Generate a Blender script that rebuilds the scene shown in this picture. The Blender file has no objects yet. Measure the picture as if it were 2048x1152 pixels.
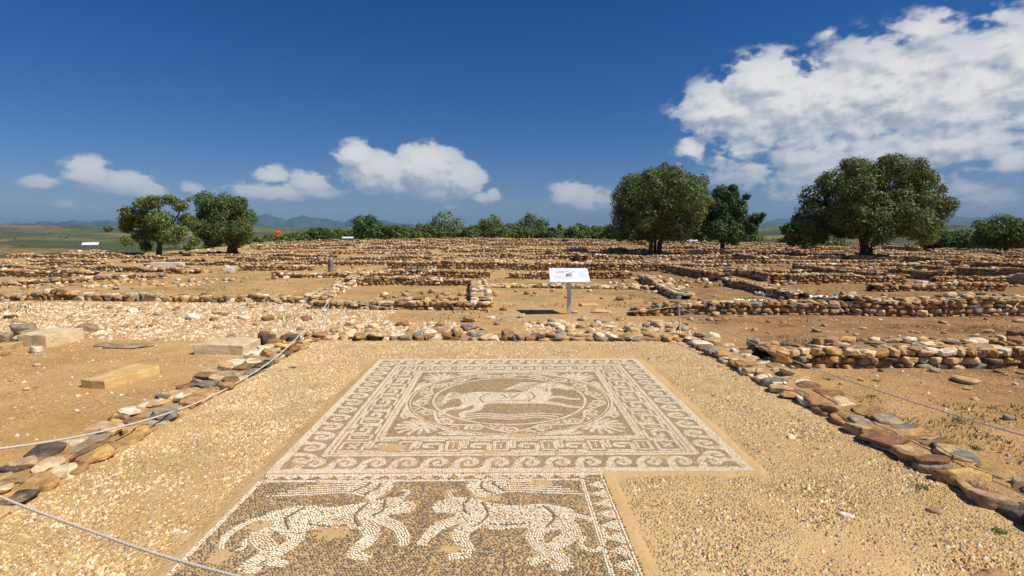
import bpy, bmesh, math, random
import numpy as np
from mathutils import Vector, Matrix, noise as mnoise

sc = bpy.context.scene
R = math.radians
rng = np.random.default_rng(7)
random.seed(7)

# ------------------------------------------------------------------ camera, sky, sun, exposure
FPX, CAM_H = 1078.0, 1.75                    # focal length in pixels of a 2048 px wide picture, eye height
PITCH, YAW = math.atan(108 / FPX), R(0.8)    # looking slightly down, turned slightly to the right
cam_data = bpy.data.cameras.new('camera')
cam_data.sensor_width = 36.0
cam_data.lens = 36.0 * FPX / 2048
cam_data.clip_start = 0.05
cam_data.clip_end = 60000
cam = bpy.data.objects.new('camera', cam_data)
sc.collection.objects.link(cam)
cam.location = (0, 0, CAM_H)
cam.rotation_euler = (R(90) - PITCH, 0, -YAW)
sc.camera = cam

SUN_DIR = Vector((0.59, -0.24, 0.78)).normalized()   # towards the sun
SUN_EL = math.asin(SUN_DIR.z)
SUN_AZ = math.atan2(SUN_DIR.x, SUN_DIR.y)
sun_data = bpy.data.lights.new('sun', 'SUN')
sun_data.energy = 4.6
sun_data.angle = R(0.53)
sun_data.color = (1.0, 0.91, 0.765)
sun = bpy.data.objects.new('sun', sun_data)
sc.collection.objects.link(sun)
sun.rotation_euler = (-SUN_DIR).to_track_quat('-Z', 'Y').to_euler()

sc.view_settings.view_transform = 'Standard'
sc.view_settings.look = 'None'
sc.view_settings.exposure = 0.36
sc.view_settings.gamma = 1.0
sc.view_settings.use_curve_mapping = False
sc.render.engine = 'CYCLES'
sc.cycles.use_denoising = True
sc.cycles.max_bounces = 5
sc.cycles.diffuse_bounces = 3
sc.cycles.glossy_bounces = 2
sc.cycles.transmission_bounces = 2
sc.cycles.volume_bounces = 0
sc.cycles.transparent_max_bounces = 6
sc.cycles.use_adaptive_sampling = True


class NT:
    """small helper to write node trees"""
    def __init__(self, tree):
        self.t = tree
        self.n = tree.nodes
        self.l = tree.links

    def new(self, kind, **kw):
        nd = self.n.new(kind)
        for k, v in kw.items():
            setattr(nd, k, v)
        return nd

    def put(self, sock, v):
        if isinstance(v, bpy.types.NodeSocket):
            self.l.new(v, sock)
        elif v is not None:
            sock.default_value = v

    def math(self, op, a, b=None, c=None, clamp=False):
        nd = self.new('ShaderNodeMath', operation=op, use_clamp=clamp)
        self.put(nd.inputs[0], a)
        self.put(nd.inputs[1], b)
        self.put(nd.inputs[2], c)
        return nd.outputs[0]

    def vmath(self, op, a, b=None, out=0):
        nd = self.new('ShaderNodeVectorMath', operation=op)
        self.put(nd.inputs[0], a)
        if op == 'SCALE':
            self.put(nd.inputs[3], b)
        else:
            self.put(nd.inputs[1], b)
        return nd.outputs['Value' if out == 'v' else 0]

    def mix(self, f, a, b, blend='MIX'):
        nd = self.new('ShaderNodeMix', data_type='RGBA', blend_type=blend)
        self.put(nd.inputs[0], f)
        self.put(nd.inputs[6], a if isinstance(a, bpy.types.NodeSocket) else (*a, 1))
        self.put(nd.inputs[7], b if isinstance(b, bpy.types.NodeSocket) else (*b, 1))
        return nd.outputs[2]

    def noise(self, vec, scale, detail=4, rough=0.55, out=0, dim='3D'):
        nd = self.new('ShaderNodeTexNoise', noise_dimensions=dim)
        self.put(nd.inputs['Vector'], vec)
        nd.inputs['Scale'].default_value = scale
        nd.inputs['Detail'].default_value = detail
        nd.inputs['Roughness'].default_value = rough
        return nd.outputs[out]

    def voro(self, vec, scale, feature='F1', out='Distance', dim='3D'):
        nd = self.new('ShaderNodeTexVoronoi', feature=feature, voronoi_dimensions=dim)
        self.put(nd.inputs['Vector'], vec)
        nd.inputs['Scale'].default_value = scale
        return nd.outputs[out]

    def ramp(self, v, lo, hi, a=0.0, b=1.0, smooth=True):
        nd = self.new('ShaderNodeMapRange')
        nd.interpolation_type = 'SMOOTHSTEP' if smooth else 'LINEAR'
        self.put(nd.inputs[0], v)
        self.put(nd.inputs[1], lo)
        self.put(nd.inputs[2], hi)
        self.put(nd.inputs[3], a)
        self.put(nd.inputs[4], b)
        return nd.outputs[0]

    def cramp(self, v, stops, interp='LINEAR'):
        nd = self.new('ShaderNodeValToRGB')
        cr = nd.color_ramp
        cr.interpolation = interp
        while len(cr.elements) < len(stops):
            cr.elements.new(0.5)
        for e, (p, c) in zip(cr.elements, stops):
            e.position = p
            e.color = (*c, 1)
        self.put(nd.inputs[0], v)
        return nd.outputs[0]


def px_angles(px, py):
    """direction (azimuth, elevation) of a pixel of the photograph"""
    x, y = (px - 1024) / FPX, -(py - 576) / FPX
    d = Vector((x, math.cos(PITCH) + y * math.sin(PITCH), y * math.cos(PITCH) - math.sin(PITCH))).normalized()
    return math.atan2(d.x, d.y) + YAW, math.asin(d.z)


def build_world():
    w = bpy.data.worlds.new('World')
    sc.world = w
    w.use_nodes = True
    T = NT(w.node_tree)
    T.n.clear()
    sky = T.new('ShaderNodeTexSky', sky_type='NISHITA', sun_disc=False)
    sky.sun_elevation = SUN_EL
    sky.sun_rotation = SUN_AZ
    sky.air_density = 1.0
    sky.dust_density = 0.15
    sky.ozone_density = 3.5
    hs = T.new('ShaderNodeHueSaturation')
    hs.inputs['Saturation'].default_value = 1.42
    T.put(hs.inputs['Color'], sky.outputs[0])
    bg = T.new('ShaderNodeBackground')
    T.put(bg.inputs[0], T.mix(1.0, hs.outputs[0], (0.74, 0.76, 1.04), 'MULTIPLY'))   # polarising filter
    bg.inputs[1].default_value = 0.052
    # ---- cumulus clouds: density in (azimuth, elevation), broken up by fractal noise
    g = T.new('ShaderNodeNewGeometry')
    inc = T.vmath('SCALE', g.outputs['Incoming'], -1.0)
    sp = T.new('ShaderNodeSeparateXYZ')
    T.put(sp.inputs[0], inc)
    az = T.math('ARCTAN2', sp.outputs[0], sp.outputs[1])
    el = T.math('ARCSINE', sp.outputs[2])
    cb = T.new('ShaderNodeCombineXYZ')
    T.put(cb.inputs[0], az)
    T.put(cb.inputs[1], el)
    v = cb.outputs[0]
    # wide coordinates for noise: clouds flatten towards the horizon
    nv = T.vmath('MULTIPLY', v, (1.0, 1.55, 1.0))
    warp = T.noise(nv, 9.0, 3, 0.5, out=1)
    warp = T.vmath('SUBTRACT', warp, (0.5, 0.5, 0.5))
    nvw = T.vmath('ADD', nv, T.vmath('SCALE', warp, 0.035))

    def fbm(vec):
        a = T.noise(vec, 17.0, 8, 0.58)
        b = T.voro(vec, 34.0, 'SMOOTH_F1')
        c = T.voro(vec, 80.0, 'SMOOTH_F1')
        return T.math('SUBTRACT', T.math('SUBTRACT', a, T.math('MULTIPLY', b, 0.22)), T.math('MULTIPLY', c, 0.12))
    n0 = fbm(nvw)
    n1 = fbm(T.vmath('ADD', nvw, (0.008, 0.014, 0.0)))
    # blobs: px, py, half width, half height, strength
    blobs = [
        (175, 344, 56, 28, .95), (255, 362, 62, 20, .9), (300, 376, 50, 20, .8), (95, 364, 55, 14, .75), (375, 380, 38, 16, .6), (135, 410, 85, 26, .42), (230, 384, 80, 12, .5),
        (545, 352, 40, 20, .8), (560, 382, 105, 17, .9), (620, 368, 46, 26, .85), (500, 378, 40, 10, .6),
        (712, 312, 42, 28, .9), (770, 346, 84, 38, 1.05), (850, 340, 70, 44, 1.15), (920, 364, 52, 38, 1.05), (965, 396, 34, 16, .8), (984, 390, 16, 18, .8), (905, 412, 24, 8, .5), (800, 374, 110, 12, .6),
        (1140, 388, 42, 26, .85), (1180, 398, 50, 24, .8), (1215, 385, 25, 12, .5), (1090, 412, 14, 5, .35),
        (1380, 300, 34, 26, .85), (1480, 300, 62, 28, .75), (1475, 345, 50, 16, .45), (1420, 365, 40, 14, .4),
        (1530, 165, 100, 52, .95), (1450, 215, 95, 50, .95), (1600, 210, 190, 80, 1.05), (1780, 185, 210, 100, 1.0), (1930, 190, 200, 105, 1.0), (1760, 120, 120, 40, .6), (1850, 60, 90, 36, .75), (2010, 95, 90, 60, .8),
        (1700, 320, 330, 80, .72), (1900, 290, 200, 60, .85), (1560, 380, 230, 70, .40), (2080, 150, 130, 100, 1.0), (2200, 160, 260, 150, 1.1),
        (2030, 320, 55, 22, .95), (1930, 380, 60, 14, .6), (1960, 400, 130, 34, .45), (2000, 30, 90, 25, .55), (1660, 65, 36, 18, .5),
    ]
    dens = up_dens = None
    v_up = T.vmath('ADD', v, (0.010, 0.022, 0.0))
    for (px, py, rw, rh, st) in blobs:
        a0, e0 = px_angles(px, py)
        k = math.cos(a0) ** 2
        d = T.vmath('MULTIPLY', T.vmath('SUBTRACT', v, (a0, e0, 0)), (FPX / (rw * 1.25) / k, FPX / (rh * 1.3) / k ** 0.5, 0))
        L = T.vmath('LENGTH', d, out='v')
        c = T.ramp(L, 1.35, 0.0, 0.0, st, smooth=False)
        dens = c if dens is None else T.math('SMOOTH_MAX', dens, c, 0.06)
        d = T.vmath('MULTIPLY', T.vmath('SUBTRACT', v_up, (a0, e0, 0)), (FPX / (rw * 1.25) / k, FPX / (rh * 1.3) / k ** 0.5, 0))
        c = T.ramp(T.vmath('LENGTH', d, out='v'), 1.35, 0.0, 0.0, st, smooth=False)
        up_dens = c if up_dens is None else T.math('SMOOTH_MAX', up_dens, c, 0.06)
    # elsewhere the same scattered cumulus goes on
    other = T.noise(T.vmath('MULTIPLY', v, (1.0, 2.2, 1.0)), 3.2, 2, 0.5)
    away = T.ramp(T.math('ABSOLUTE', T.math('SUBTRACT', az, YAW)), 0.95, 1.3, 0, 1)
    low = T.ramp(el, 0.75, 0.25, 0, 1)
    oc = T.math('MULTIPLY', T.ramp(other, 0.5, 0.7, 0, 1.0), T.math('MULTIPLY', away, low))
    dens = T.math('MAXIMUM', dens, oc)
    fac = T.ramp(dens, 0.10, 0.42, 0, 1)
    dd = T.math('ADD', dens, T.math('MULTIPLY', T.math('SUBTRACT', n0, 0.28), 1.55))
    alpha = T.math('MULTIPLY', T.ramp(dd, 0.32, 0.60), fac)
    alpha = T.math('MULTIPLY', alpha, T.ramp(dens, 0.05, 0.85, 0.55, 1.0))
    emb = T.math('SUBTRACT', n0, n1)
    lit = T.math('ADD', T.math('MULTIPLY', emb, 1.5), T.math('MULTIPLY', T.math('SUBTRACT', dens, up_dens), 0.85))
    lit = T.ramp(lit, -0.42, 0.26)
    ccol = T.mix(lit, (0.29, 0.335, 0.405), (0.65, 0.645, 0.63))  # sunlit tops and shaded undersides are painted into the cloud colour
    # towards the horizon clouds lose contrast in the air
    ccol = T.mix(T.ramp(el, 0.16, 0.0, 0, 0.55), ccol, (0.19, 0.23, 0.30))
    bc = T.new('ShaderNodeBackground')
    T.put(bc.inputs[0], ccol)
    bc.inputs[1].default_value = 1.0
    mx = T.new('ShaderNodeMixShader')
    T.put(mx.inputs[0], alpha)
    T.put(mx.inputs[1], bg.outputs[0])
    T.put(mx.inputs[2], bc.outputs[0])
    out = T.new('ShaderNodeOutputWorld')
    T.put(out.inputs[0], mx.outputs[0])


build_world()


# ------------------------------------------------------------------ helpers
COL = sc.collection


def P(px, py, z=0.0):
    """point on the horizontal plane z seen at a pixel of the photograph"""
    x, y = (px - 1024) / FPX, -(py - 576) / FPX
    d = Vector((x, math.cos(PITCH) + y * math.sin(PITCH), y * math.cos(PITCH) - math.sin(PITCH)))
    d = Matrix.Rotation(-YAW, 3, 'Z') @ d
    return Vector((0, 0, CAM_H)) + d * ((z - CAM_H) / d.z)


def sstep(a, b, x):
    t = np.clip((x - a) / (b - a), 0, 1)
    return t * t * (3 - 2 * t)


def wob(x, y, s, seed=0.0):
    """cheap smooth noise about -1..1 for arrays"""
    return (np.sin(x * 1.31 * s + y * 0.72 * s + seed) + np.sin(-x * 0.63 * s + y * 1.57 * s + 2.1 * seed + 1.3)
            + np.sin(x * 2.37 * s - y * 1.13 * s + 0.7 * seed + 4.0) * 0.6 + np.sin(x * 0.41 * s + y * 2.91 * s + 3.3 * seed) * 0.5) / 3.1


EDGE_AZ = np.radians([-180, -60, -42, -33, -27, -22, -18, 14, 22, 30, 38, 60, 180])
EDGE_R = np.array([45, 46, 52, 60, 74, 92, 102, 102, 96, 86, 80, 76, 60], float)


def hmap(x, y):
    """height of the ground"""
    x = np.asarray(x, float)
    y = np.asarray(y, float)
    r = np.hypot(x, y)
    az = np.arctan2(x, y)
    edge = np.interp(az, EDGE_AZ, EDGE_R)
    rise = 0.80 * sstep(26, 88, y) * np.exp(-((x + 4) / 34.0) ** 2)
    flat = sstep(9.3, 14, np.hypot(np.maximum(np.abs(x) - 3.6, 0) * 4.5, np.maximum(y, 0)))
    outside = 1 - (sstep(4.3, 3.4, np.abs(x)) * sstep(11, 9.6, y))
    near = (0.03 * wob(x, y, 0.9) + 0.012 * wob(x, y, 3.1, 2.0)) * outside
    far_n = 0.14 * wob(x, y, 0.16, 5.0) * sstep(16, 40, r)
    d = r - edge
    drop = -46 * sstep(0, 520, d) - 0.10 * np.clip(d, 0, 60)
    roll = (24 * wob(x, y, 0.0032, 1.0) + 12 * wob(x, y, 0.009, 3.0)) * sstep(150, 900, d)
    up = 118 * sstep(900, 6500, r) - 110 * sstep(9000, 16000, r)
    return rise * sstep(25, 0, d) + near + far_n + drop + roll + up


def hz(x, y):
    return float(hmap(x, y))


def lay(px, py):
    """pixel -> point on the ground itself"""
    z = 0.0
    for _ in range(8):
        p = P(px, py, min(z, 1.4))
        z = hz(p.x, p.y)
    return Vector((p.x, p.y, z))


def link(name, mesh, mats=(), parent=None, loc=(0, 0, 0)):
    for m in (mats if isinstance(mats, (list, tuple)) else [mats]):
        mesh.materials.append(m)
    o = bpy.data.objects.new(name, mesh)
    COL.objects.link(o)
    o.location = loc
    if parent is not None:
        o.parent = parent
    return o


def tag(o, label=None, cat=None, group=None, kind=None):
    for k, v in (('label', label), ('category', cat), ('group', group), ('kind', kind)):
        if v:
            o[k] = v
    return o


def thing(name, label, cat, loc=(0, 0, 0), group=None, rz=0.0):
    o = bpy.data.objects.new(name, None)
    COL.objects.link(o)
    o.location = loc
    o.rotation_euler = (0, 0, rz)
    o.empty_display_size = 0.2
    return tag(o, label, cat, group)


def np_mesh(name, verts, faces, cols=None, smooth=True):
    """verts (n,3), faces (m,k) array of one polygon size; cols (n,3) point colours"""
    me = bpy.data.meshes.new(name)
    verts = np.asarray(verts, np.float32)
    faces = np.asarray(faces, np.int32)
    m, k = faces.shape
    me.vertices.add(len(verts))
    me.vertices.foreach_set('co', verts.ravel())
    me.loops.add(m * k)
    me.loops.foreach_set('vertex_index', faces.ravel())
    me.polygons.add(m)
    me.polygons.foreach_set('loop_start', np.arange(0, m * k, k, dtype=np.int32))
    me.polygons.foreach_set('loop_total', np.full(m, k, np.int32))
    me.polygons.foreach_set('use_smooth', np.full(m, bool(smooth)))
    if cols is not None:
        a = me.color_attributes.new('Col', 'FLOAT_COLOR', 'POINT')
        c4 = np.ones((len(verts), 4), np.float32)
        c4[:, :3] = cols
        a.data.foreach_set('color', c4.ravel())
    me.update(calc_edges=True)
    me.validate()
    return me


def grid_faces(nu, nv, wrap_v=False):
    i = np.arange(nu - 1)[:, None]
    j = np.arange(nv if wrap_v else nv - 1)[None, :]
    j2 = (j + 1) % nv
    return np.stack([i * nv + j + 0 * i, (i + 1) * nv + j, (i + 1) * nv + j2, i * nv + j2 + 0 * i], -1).reshape(-1, 4)


def tube(path, radii, n=8, close=True):
    """verts, quads for a tube along a path"""
    path = [Vector(p) for p in path]
    V = []
    for i, p in enumerate(path):
        t = (path[min(i + 1, len(path) - 1)] - path[max(i - 1, 0)]).normalized()
        a = Vector((0, 0, 1)) if abs(t.z) < 0.9 else Vector((1, 0, 0))
        u = t.cross(a).normalized()
        w = t.cross(u)
        for k in range(n):
            th = 2 * math.pi * k / n
            V.append(p + (u * math.cos(th) + w * math.sin(th)) * radii[i])
    F = [tuple(f) for f in grid_faces(len(path), n, True)]
    if close:
        c0, c1 = len(V), len(V) + 1
        V += [path[0], path[-1]]
        b = (len(path) - 1) * n
        for k in range(n):
            F.append((c0, (k + 1) % n, k, k))
            F.append((c1, b + k, b + (k + 1) % n, b + (k + 1) % n))
    return V, [tuple(dict.fromkeys(f)) for f in F]


def py_mesh(name, V, F, smooth=True):
    me = bpy.data.meshes.new(name)
    me.from_pydata([tuple(v) for v in V], [], F)
    me.polygons.foreach_set('use_smooth', [smooth] * len(me.polygons))
    me.update()
    return me


def join_lists(parts):
    V, F = [], []
    for v, f in parts:
        o = len(V)
        V += list(v)
        F += [tuple(i + o for i in q) for q in f]
    return V, F


def bevel_box(name, sx, sy, sz, bevel=0.01, seg=2, rough=0.0, cuts=0, seed=0):
    """box standing on z=0, bevelled, with slightly worn faces"""
    bm = bmesh.new()
    bmesh.ops.create_cube(bm, size=1)
    for v in bm.verts:
        v.co = Vector((v.co.x * sx, v.co.y * sy, (v.co.z + 0.5) * sz))
    if bevel:
        bmesh.ops.bevel(bm, geom=bm.edges[:], offset=bevel, segments=seg, affect='EDGES', profile=0.6)
    if cuts:
        bmesh.ops.subdivide_edges(bm, edges=[e for e in bm.edges if e.calc_length() > 0.08], cuts=cuts, use_grid_fill=True)
    if rough:
        for v in bm.verts:
            d = mnoise.noise_vector(v.co * 9 + Vector((seed * 3.1, seed, 0))) * rough + mnoise.noise_vector(v.co * 2.5 + Vector((seed, 0, 7))) * rough * 1.6
            v.co += d
    me = bpy.data.meshes.new(name)
    bm.to_mesh(me)
    bm.free()
    return me


# ------------------------------------------------------------------ materials
def new_mat(name):
    m = bpy.data.materials.new(name)
    m.use_nodes = True
    T = NT(m.node_tree)
    bsdf = T.n['Principled BSDF']
    bsdf.inputs['Specular IOR Level'].default_value = 0.25
    return m, T, bsdf


def bump(T, bsdf, h, strength=0.5, dist=0.01):
    b = T.new('ShaderNodeBump')
    b.inputs['Strength'].default_value = strength
    b.inputs['Distance'].default_value = dist
    T.put(b.inputs['Height'], h)
    T.put(bsdf.inputs['Normal'], b.outputs[0])


def wpos(T):
    return T.new('ShaderNodeNewGeometry').outputs['Position']


def plain(name, col, rough=0.7, metal=0.0, var=0.0, scale=8.0):
    m, T, b = new_mat(name)
    if var:
        n = T.noise(wpos(T), scale, 4)
        T.put(b.inputs['Base Color'], T.mix(T.ramp(n, 0.3, 0.7), tuple(c * (1 - var) for c in col), tuple(min(1, c * (1 + var)) for c in col)))
    else:
        b.inputs['Base Color'].default_value = (*col, 1)
    b.inputs['Roughness'].default_value = rough
    b.inputs['Metallic'].default_value = metal
    return m


def stone_mat(name, from_object):
    m, T, b = new_mat(name)
    if from_object:
        oi = T.new('ShaderNodeObjectInfo')
        base = oi.outputs['Color']
        tc = T.new('ShaderNodeTexCoord')
        off = T.vmath('SCALE', oi.outputs['Location'], 3.7)
        pos = T.vmath('ADD', wpos(T), off)
    else:
        at = T.new('ShaderNodeAttribute', attribute_name='Col')
        base = at.outputs['Color']
        pos = wpos(T)
    n1 = T.noise(pos, 11.0, 6, 0.62)
    n2 = T.noise(pos, 46.0, 4, 0.6)
    n3 = T.noise(T.vmath('MULTIPLY', pos, (1, 1, 3.5)), 5.0, 3, 0.5)
    c = T.mix(T.ramp(n1, 0.32, 0.68), T.mix(1.0, base, (0.62, 0.56, 0.50), 'MULTIPLY'), T.mix(1.0, base, (1.28, 1.22, 1.14), 'MULTIPLY'))
    c = T.mix(T.ramp(n3, 0.54, 0.66, 0, 0.55), c, (0.42, 0.29, 0.16))      # earth staining
    c = T.mix(T.ramp(n2, 0.60, 0.74, 0, 0.5), c, (0.62, 0.57, 0.48))       # pale crust and lichen
    c = T.mix(T.ramp(n2, 0.36, 0.26, 0, 0.45), c, (0.06, 0.05, 0.04))
    T.put(b.inputs['Base Color'], c)
    b.inputs['Roughness'].default_value = 0.88
    h = T.math('ADD', T.math('MULTIPLY', n1, 0.7), T.math('MULTIPLY', n2, 0.35))
    bump(T, b, h, 0.95, 0.03)
    return m


M_STONE = stone_mat('fieldstone', True)
M_STONE_J = stone_mat('fieldstone_masonry', False)


def soil_mat(name, tones, chip=0.5, scale=1.0, red=False, grassy=False, chip_tones=None):
    """earth with gravel chips: tones = dark, mid, pale"""
    m, T, b = new_mat(name)
    p = wpos(T)
    big = T.noise(p, 0.35 * scale, 5, 0.6)
    mid = T.noise(p, 2.3 * scale, 6, 0.62)
    fine = T.noise(p, 26 * scale, 5, 0.65)
    f = T.math('ADD', T.math('MULTIPLY', big, 0.5), T.math('ADD', T.math('MULTIPLY', mid, 0.35), T.math('MULTIPLY', fine, 0.25)))
    c = T.cramp(f, [(0.36, tones[0]), (0.53, tones[1]), (0.68, tones[2])])
    if red:
        sx = T.new('ShaderNodeSeparateXYZ')
        T.put(sx.inputs[0], p)
        side = T.math('ADD', sx.outputs[0], T.math('MULTIPLY', T.math('SUBTRACT', big, 0.5), 14))
        c = T.mix(T.ramp(side, 1.5, 6.5, 0, 0.85), c, T.cramp(mid, [(0.3, (0.11, 0.050, 0.024)), (0.52, (0.24, 0.112, 0.047)), (0.75, (0.38, 0.215, 0.105))]))
    if grassy:
        g = T.noise(p, 0.55, 4, 0.6)
        g2 = T.noise(p, 9.0, 4, 0.7)
        sy = T.new('ShaderNodeSeparateXYZ')
        T.put(sy.inputs[0], p)
        far = T.ramp(sy.outputs[1], 10.5, 15, 0, 1)
        gm = T.math('MULTIPLY', T.math('MULTIPLY', T.ramp(g, 0.46, 0.62), T.ramp(g2, 0.40, 0.60)), far)
        c = T.mix(T.math('MULTIPLY', gm, 0.95), c, (0.175, 0.16, 0.055))
    # gravel chips
    wv = T.vmath('ADD', p, T.vmath('SCALE', T.noise(p, 40, 2, 0.5, out=1), 0.012))
    cv = T.new('ShaderNodeTexVoronoi', feature='F1')
    T.put(cv.inputs['Vector'], wv)
    cv.inputs['Scale'].default_value = 52 * scale
    rnd = T.new('ShaderNodeSeparateColor')
    T.put(rnd.inputs[0], cv.outputs['Color'])
    ct = chip_tones or [(0.0, (0.17, 0.13, 0.09)), (0.16, (0.30, 0.19, 0.10)), (0.45, (0.50, 0.35, 0.19)), (0.72, (0.60, 0.46, 0.28)), (0.93, (0.70, 0.62, 0.48))]
    cc = T.cramp(rnd.outputs[0], ct, 'CONSTANT')
    patch = T.ramp(T.noise(p, 1.1 * scale, 4, 0.6), 0.33, 0.62, 0.25, 1.0)
    on = T.math('MULTIPLY', T.math('MULTIPLY', T.ramp(cv.outputs['Distance'], 0.62, 0.42), T.ramp(rnd.outputs[1], 0.30, 0.34)), T.math('MULTIPLY', patch, chip))
    c = T.mix(on, c, cc)
    T.put(b.inputs['Base Color'], c)
    b.inputs['Roughness'].default_value = 0.95
    b.inputs['Specular IOR Level'].default_value = 0.1
    h = T.math('ADD', T.math('MULTIPLY', T.math('MULTIPLY', T.ramp(cv.outputs['Distance'], 0.7, 0.1), on), 0.9), T.math('ADD', T.math('MULTIPLY', fine, 0.7), T.math('MULTIPLY', mid, 0.9)))
    bump(T, b, h, 0.9, 0.018)
    return m


M_SITE = soil_mat('site_earth', [(0.32, 0.18, 0.066), (0.48, 0.295, 0.120), (0.59, 0.415, 0.205)], chip=0.6, scale=0.8, red=True, grassy=True)
M_GRAVEL = soil_mat('gravel_concrete', [(0.43, 0.27, 0.105), (0.55, 0.375, 0.17), (0.63, 0.465, 0.245)], chip=0.9, scale=1.15,
                    chip_tones=[(0.0, (0.30, 0.22, 0.13)), (0.07, (0.42, 0.27, 0.12)), (0.40, (0.56, 0.40, 0.20)), (0.72, (0.64, 0.49, 0.28)), (0.93, (0.72, 0.63, 0.47))])
M_MORTAR = soil_mat('lime_mortar', [(0.44, 0.285, 0.130), (0.53, 0.355, 0.170), (0.60, 0.43, 0.235)], chip=0.18)
M_CORE = soil_mat('wall_earth', [(0.29, 0.165, 0.068), (0.41, 0.25, 0.115), (0.52, 0.355, 0.185)], chip=0.45)


def fields_mat():
    m, T, b = new_mat('valley_fields')
    p = wpos(T)
    cell = T.voro(T.vmath('ADD', p, T.vmath('SCALE', T.noise(p, 0.004, 3, 0.5, out=1), 160)), 0.0042, 'F1', 'Color')
    s = T.new('ShaderNodeSeparateColor')
    T.put(s.inputs[0], cell)
    c = T.cramp(s.outputs[0], [(0.0, (0.070, 0.085, 0.030)), (0.25, (0.11, 0.125, 0.042)), (0.5, (0.16, 0.155, 0.060)), (0.70, (0.085, 0.10, 0.045)), (0.86, (0.27, 0.19, 0.09)), (0.95, (0.30, 0.135, 0.065))], 'CONSTANT')
    n = T.noise(p, 0.03, 5, 0.6)
    c = T.mix(T.ramp(n, 0.4, 0.65, 0, 0.6), c, (0.06, 0.075, 0.03))
    T.put(b.inputs['Base Color'], T.mix(1.0, c, (0.95, 0.92, 0.72), 'MULTIPLY'))
    b.inputs['Roughness'].default_value = 1.0
    b.inputs['Specular IOR Level'].default_value = 0.0
    return m


M_FIELDS = fields_mat()


def leaf_mat(name):
    m, T, b = new_mat(name)
    at = T.new('ShaderNodeAttribute', attribute_name='Col')
    T.put(b.inputs['Base Color'], at.outputs['Color'])
    b.inputs['Roughness'].default_value = 0.55
    b.inputs['Specular IOR Level'].default_value = 0.3
    tr = T.new('ShaderNodeBsdfTranslucent')
    T.put(tr.inputs[0], T.mix(1.0, at.outputs['Color'], (1.2, 1.35, 0.6), 'MULTIPLY'))
    mx = T.new('ShaderNodeMixShader')
    mx.inputs[0].default_value = 0.25
    T.put(mx.inputs[1], b.outputs[0])
    T.put(mx.inputs[2], tr.outputs[0])
    T.put(T.n['Material Output'].inputs[0], mx.outputs[0])
    return m


M_LEAF = leaf_mat('leaves')


def bark_mat():
    m, T, b = new_mat('bark')
    p = T.vmath('MULTIPLY', wpos(T), (1, 1, 0.25))
    n = T.noise(p, 9, 6, 0.65)
    T.put(b.inputs['Base Color'], T.cramp(n, [(0.3, (0.028, 0.022, 0.017)), (0.7, (0.12, 0.10, 0.08))]))
    b.inputs['Roughness'].default_value = 0.95
    bump(T, b, n, 1.0, 0.05)
    return m


M_BARK = bark_mat()


def pebble_mat():
    m, T, b = new_mat('mosaic_pebble')
    at = T.new('ShaderNodeAttribute', attribute_name='Col')
    n = T.noise(wpos(T), 5.0, 5, 0.6)
    c = T.mix(T.ramp(n, 0.52, 0.74, 0, 0.26), at.outputs['Color'], (0.53, 0.36, 0.18))
    T.put(b.inputs['Base Color'], c)
    b.inputs['Roughness'].default_value = 0.7
    return m


M_PEBBLE = pebble_mat()


def limestone_mat(name, a, bb):
    m, T, b = new_mat(name)
    p = wpos(T)
    n = T.noise(p, 6, 6, 0.65)
    n2 = T.noise(p, 40, 4, 0.6)
    c = T.mix(T.ramp(n, 0.35, 0.68), a, bb)
    c = T.mix(T.ramp(n2, 0.60, 0.72, 0, 0.45), c, tuple(x * 0.45 for x in a))
    T.put(b.inputs['Base Color'], c)
    b.inputs['Roughness'].default_value = 0.9
    bump(T, b, T.math('ADD', n, T.math('MULTIPLY', n2, 0.6)), 0.6, 0.02)
    return m


# ------------------------------------------------------------------ the ground: one sheet to the horizon
def build_ground():
    front = np.radians(np.arange(-62, 62.01, 0.42))
    back = np.radians(np.arange(66, 297, 4.0))
    az = np.concatenate([front, back])
    rad = np.concatenate([np.linspace(0.4, 30, 190), np.geomspace(30.3, 26000, 175)])
    nr, na = len(rad), len(az)
    rr, aa = np.meshgrid(rad, az, indexing='ij')
    x, y = rr * np.sin(aa), rr * np.cos(aa)
    z = hmap(x, y)
    V = np.stack([x, y, z], -1).reshape(-1, 3)
    F = grid_faces(nr, na, True)[:, ::-1]
    me = np_mesh('ground', V, F)
    o = link('ground', me, [M_SITE, M_FIELDS])
    edge = np.interp(aa, EDGE_AZ, EDGE_R)
    mi = ((rr - edge) > 14)[:-1].astype(np.int32).reshape(-1)
    me.polygons.foreach_set('material_index', mi)
    tag(o, kind='structure')
    # centre cap under the camera
    return o


build_ground()


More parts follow.
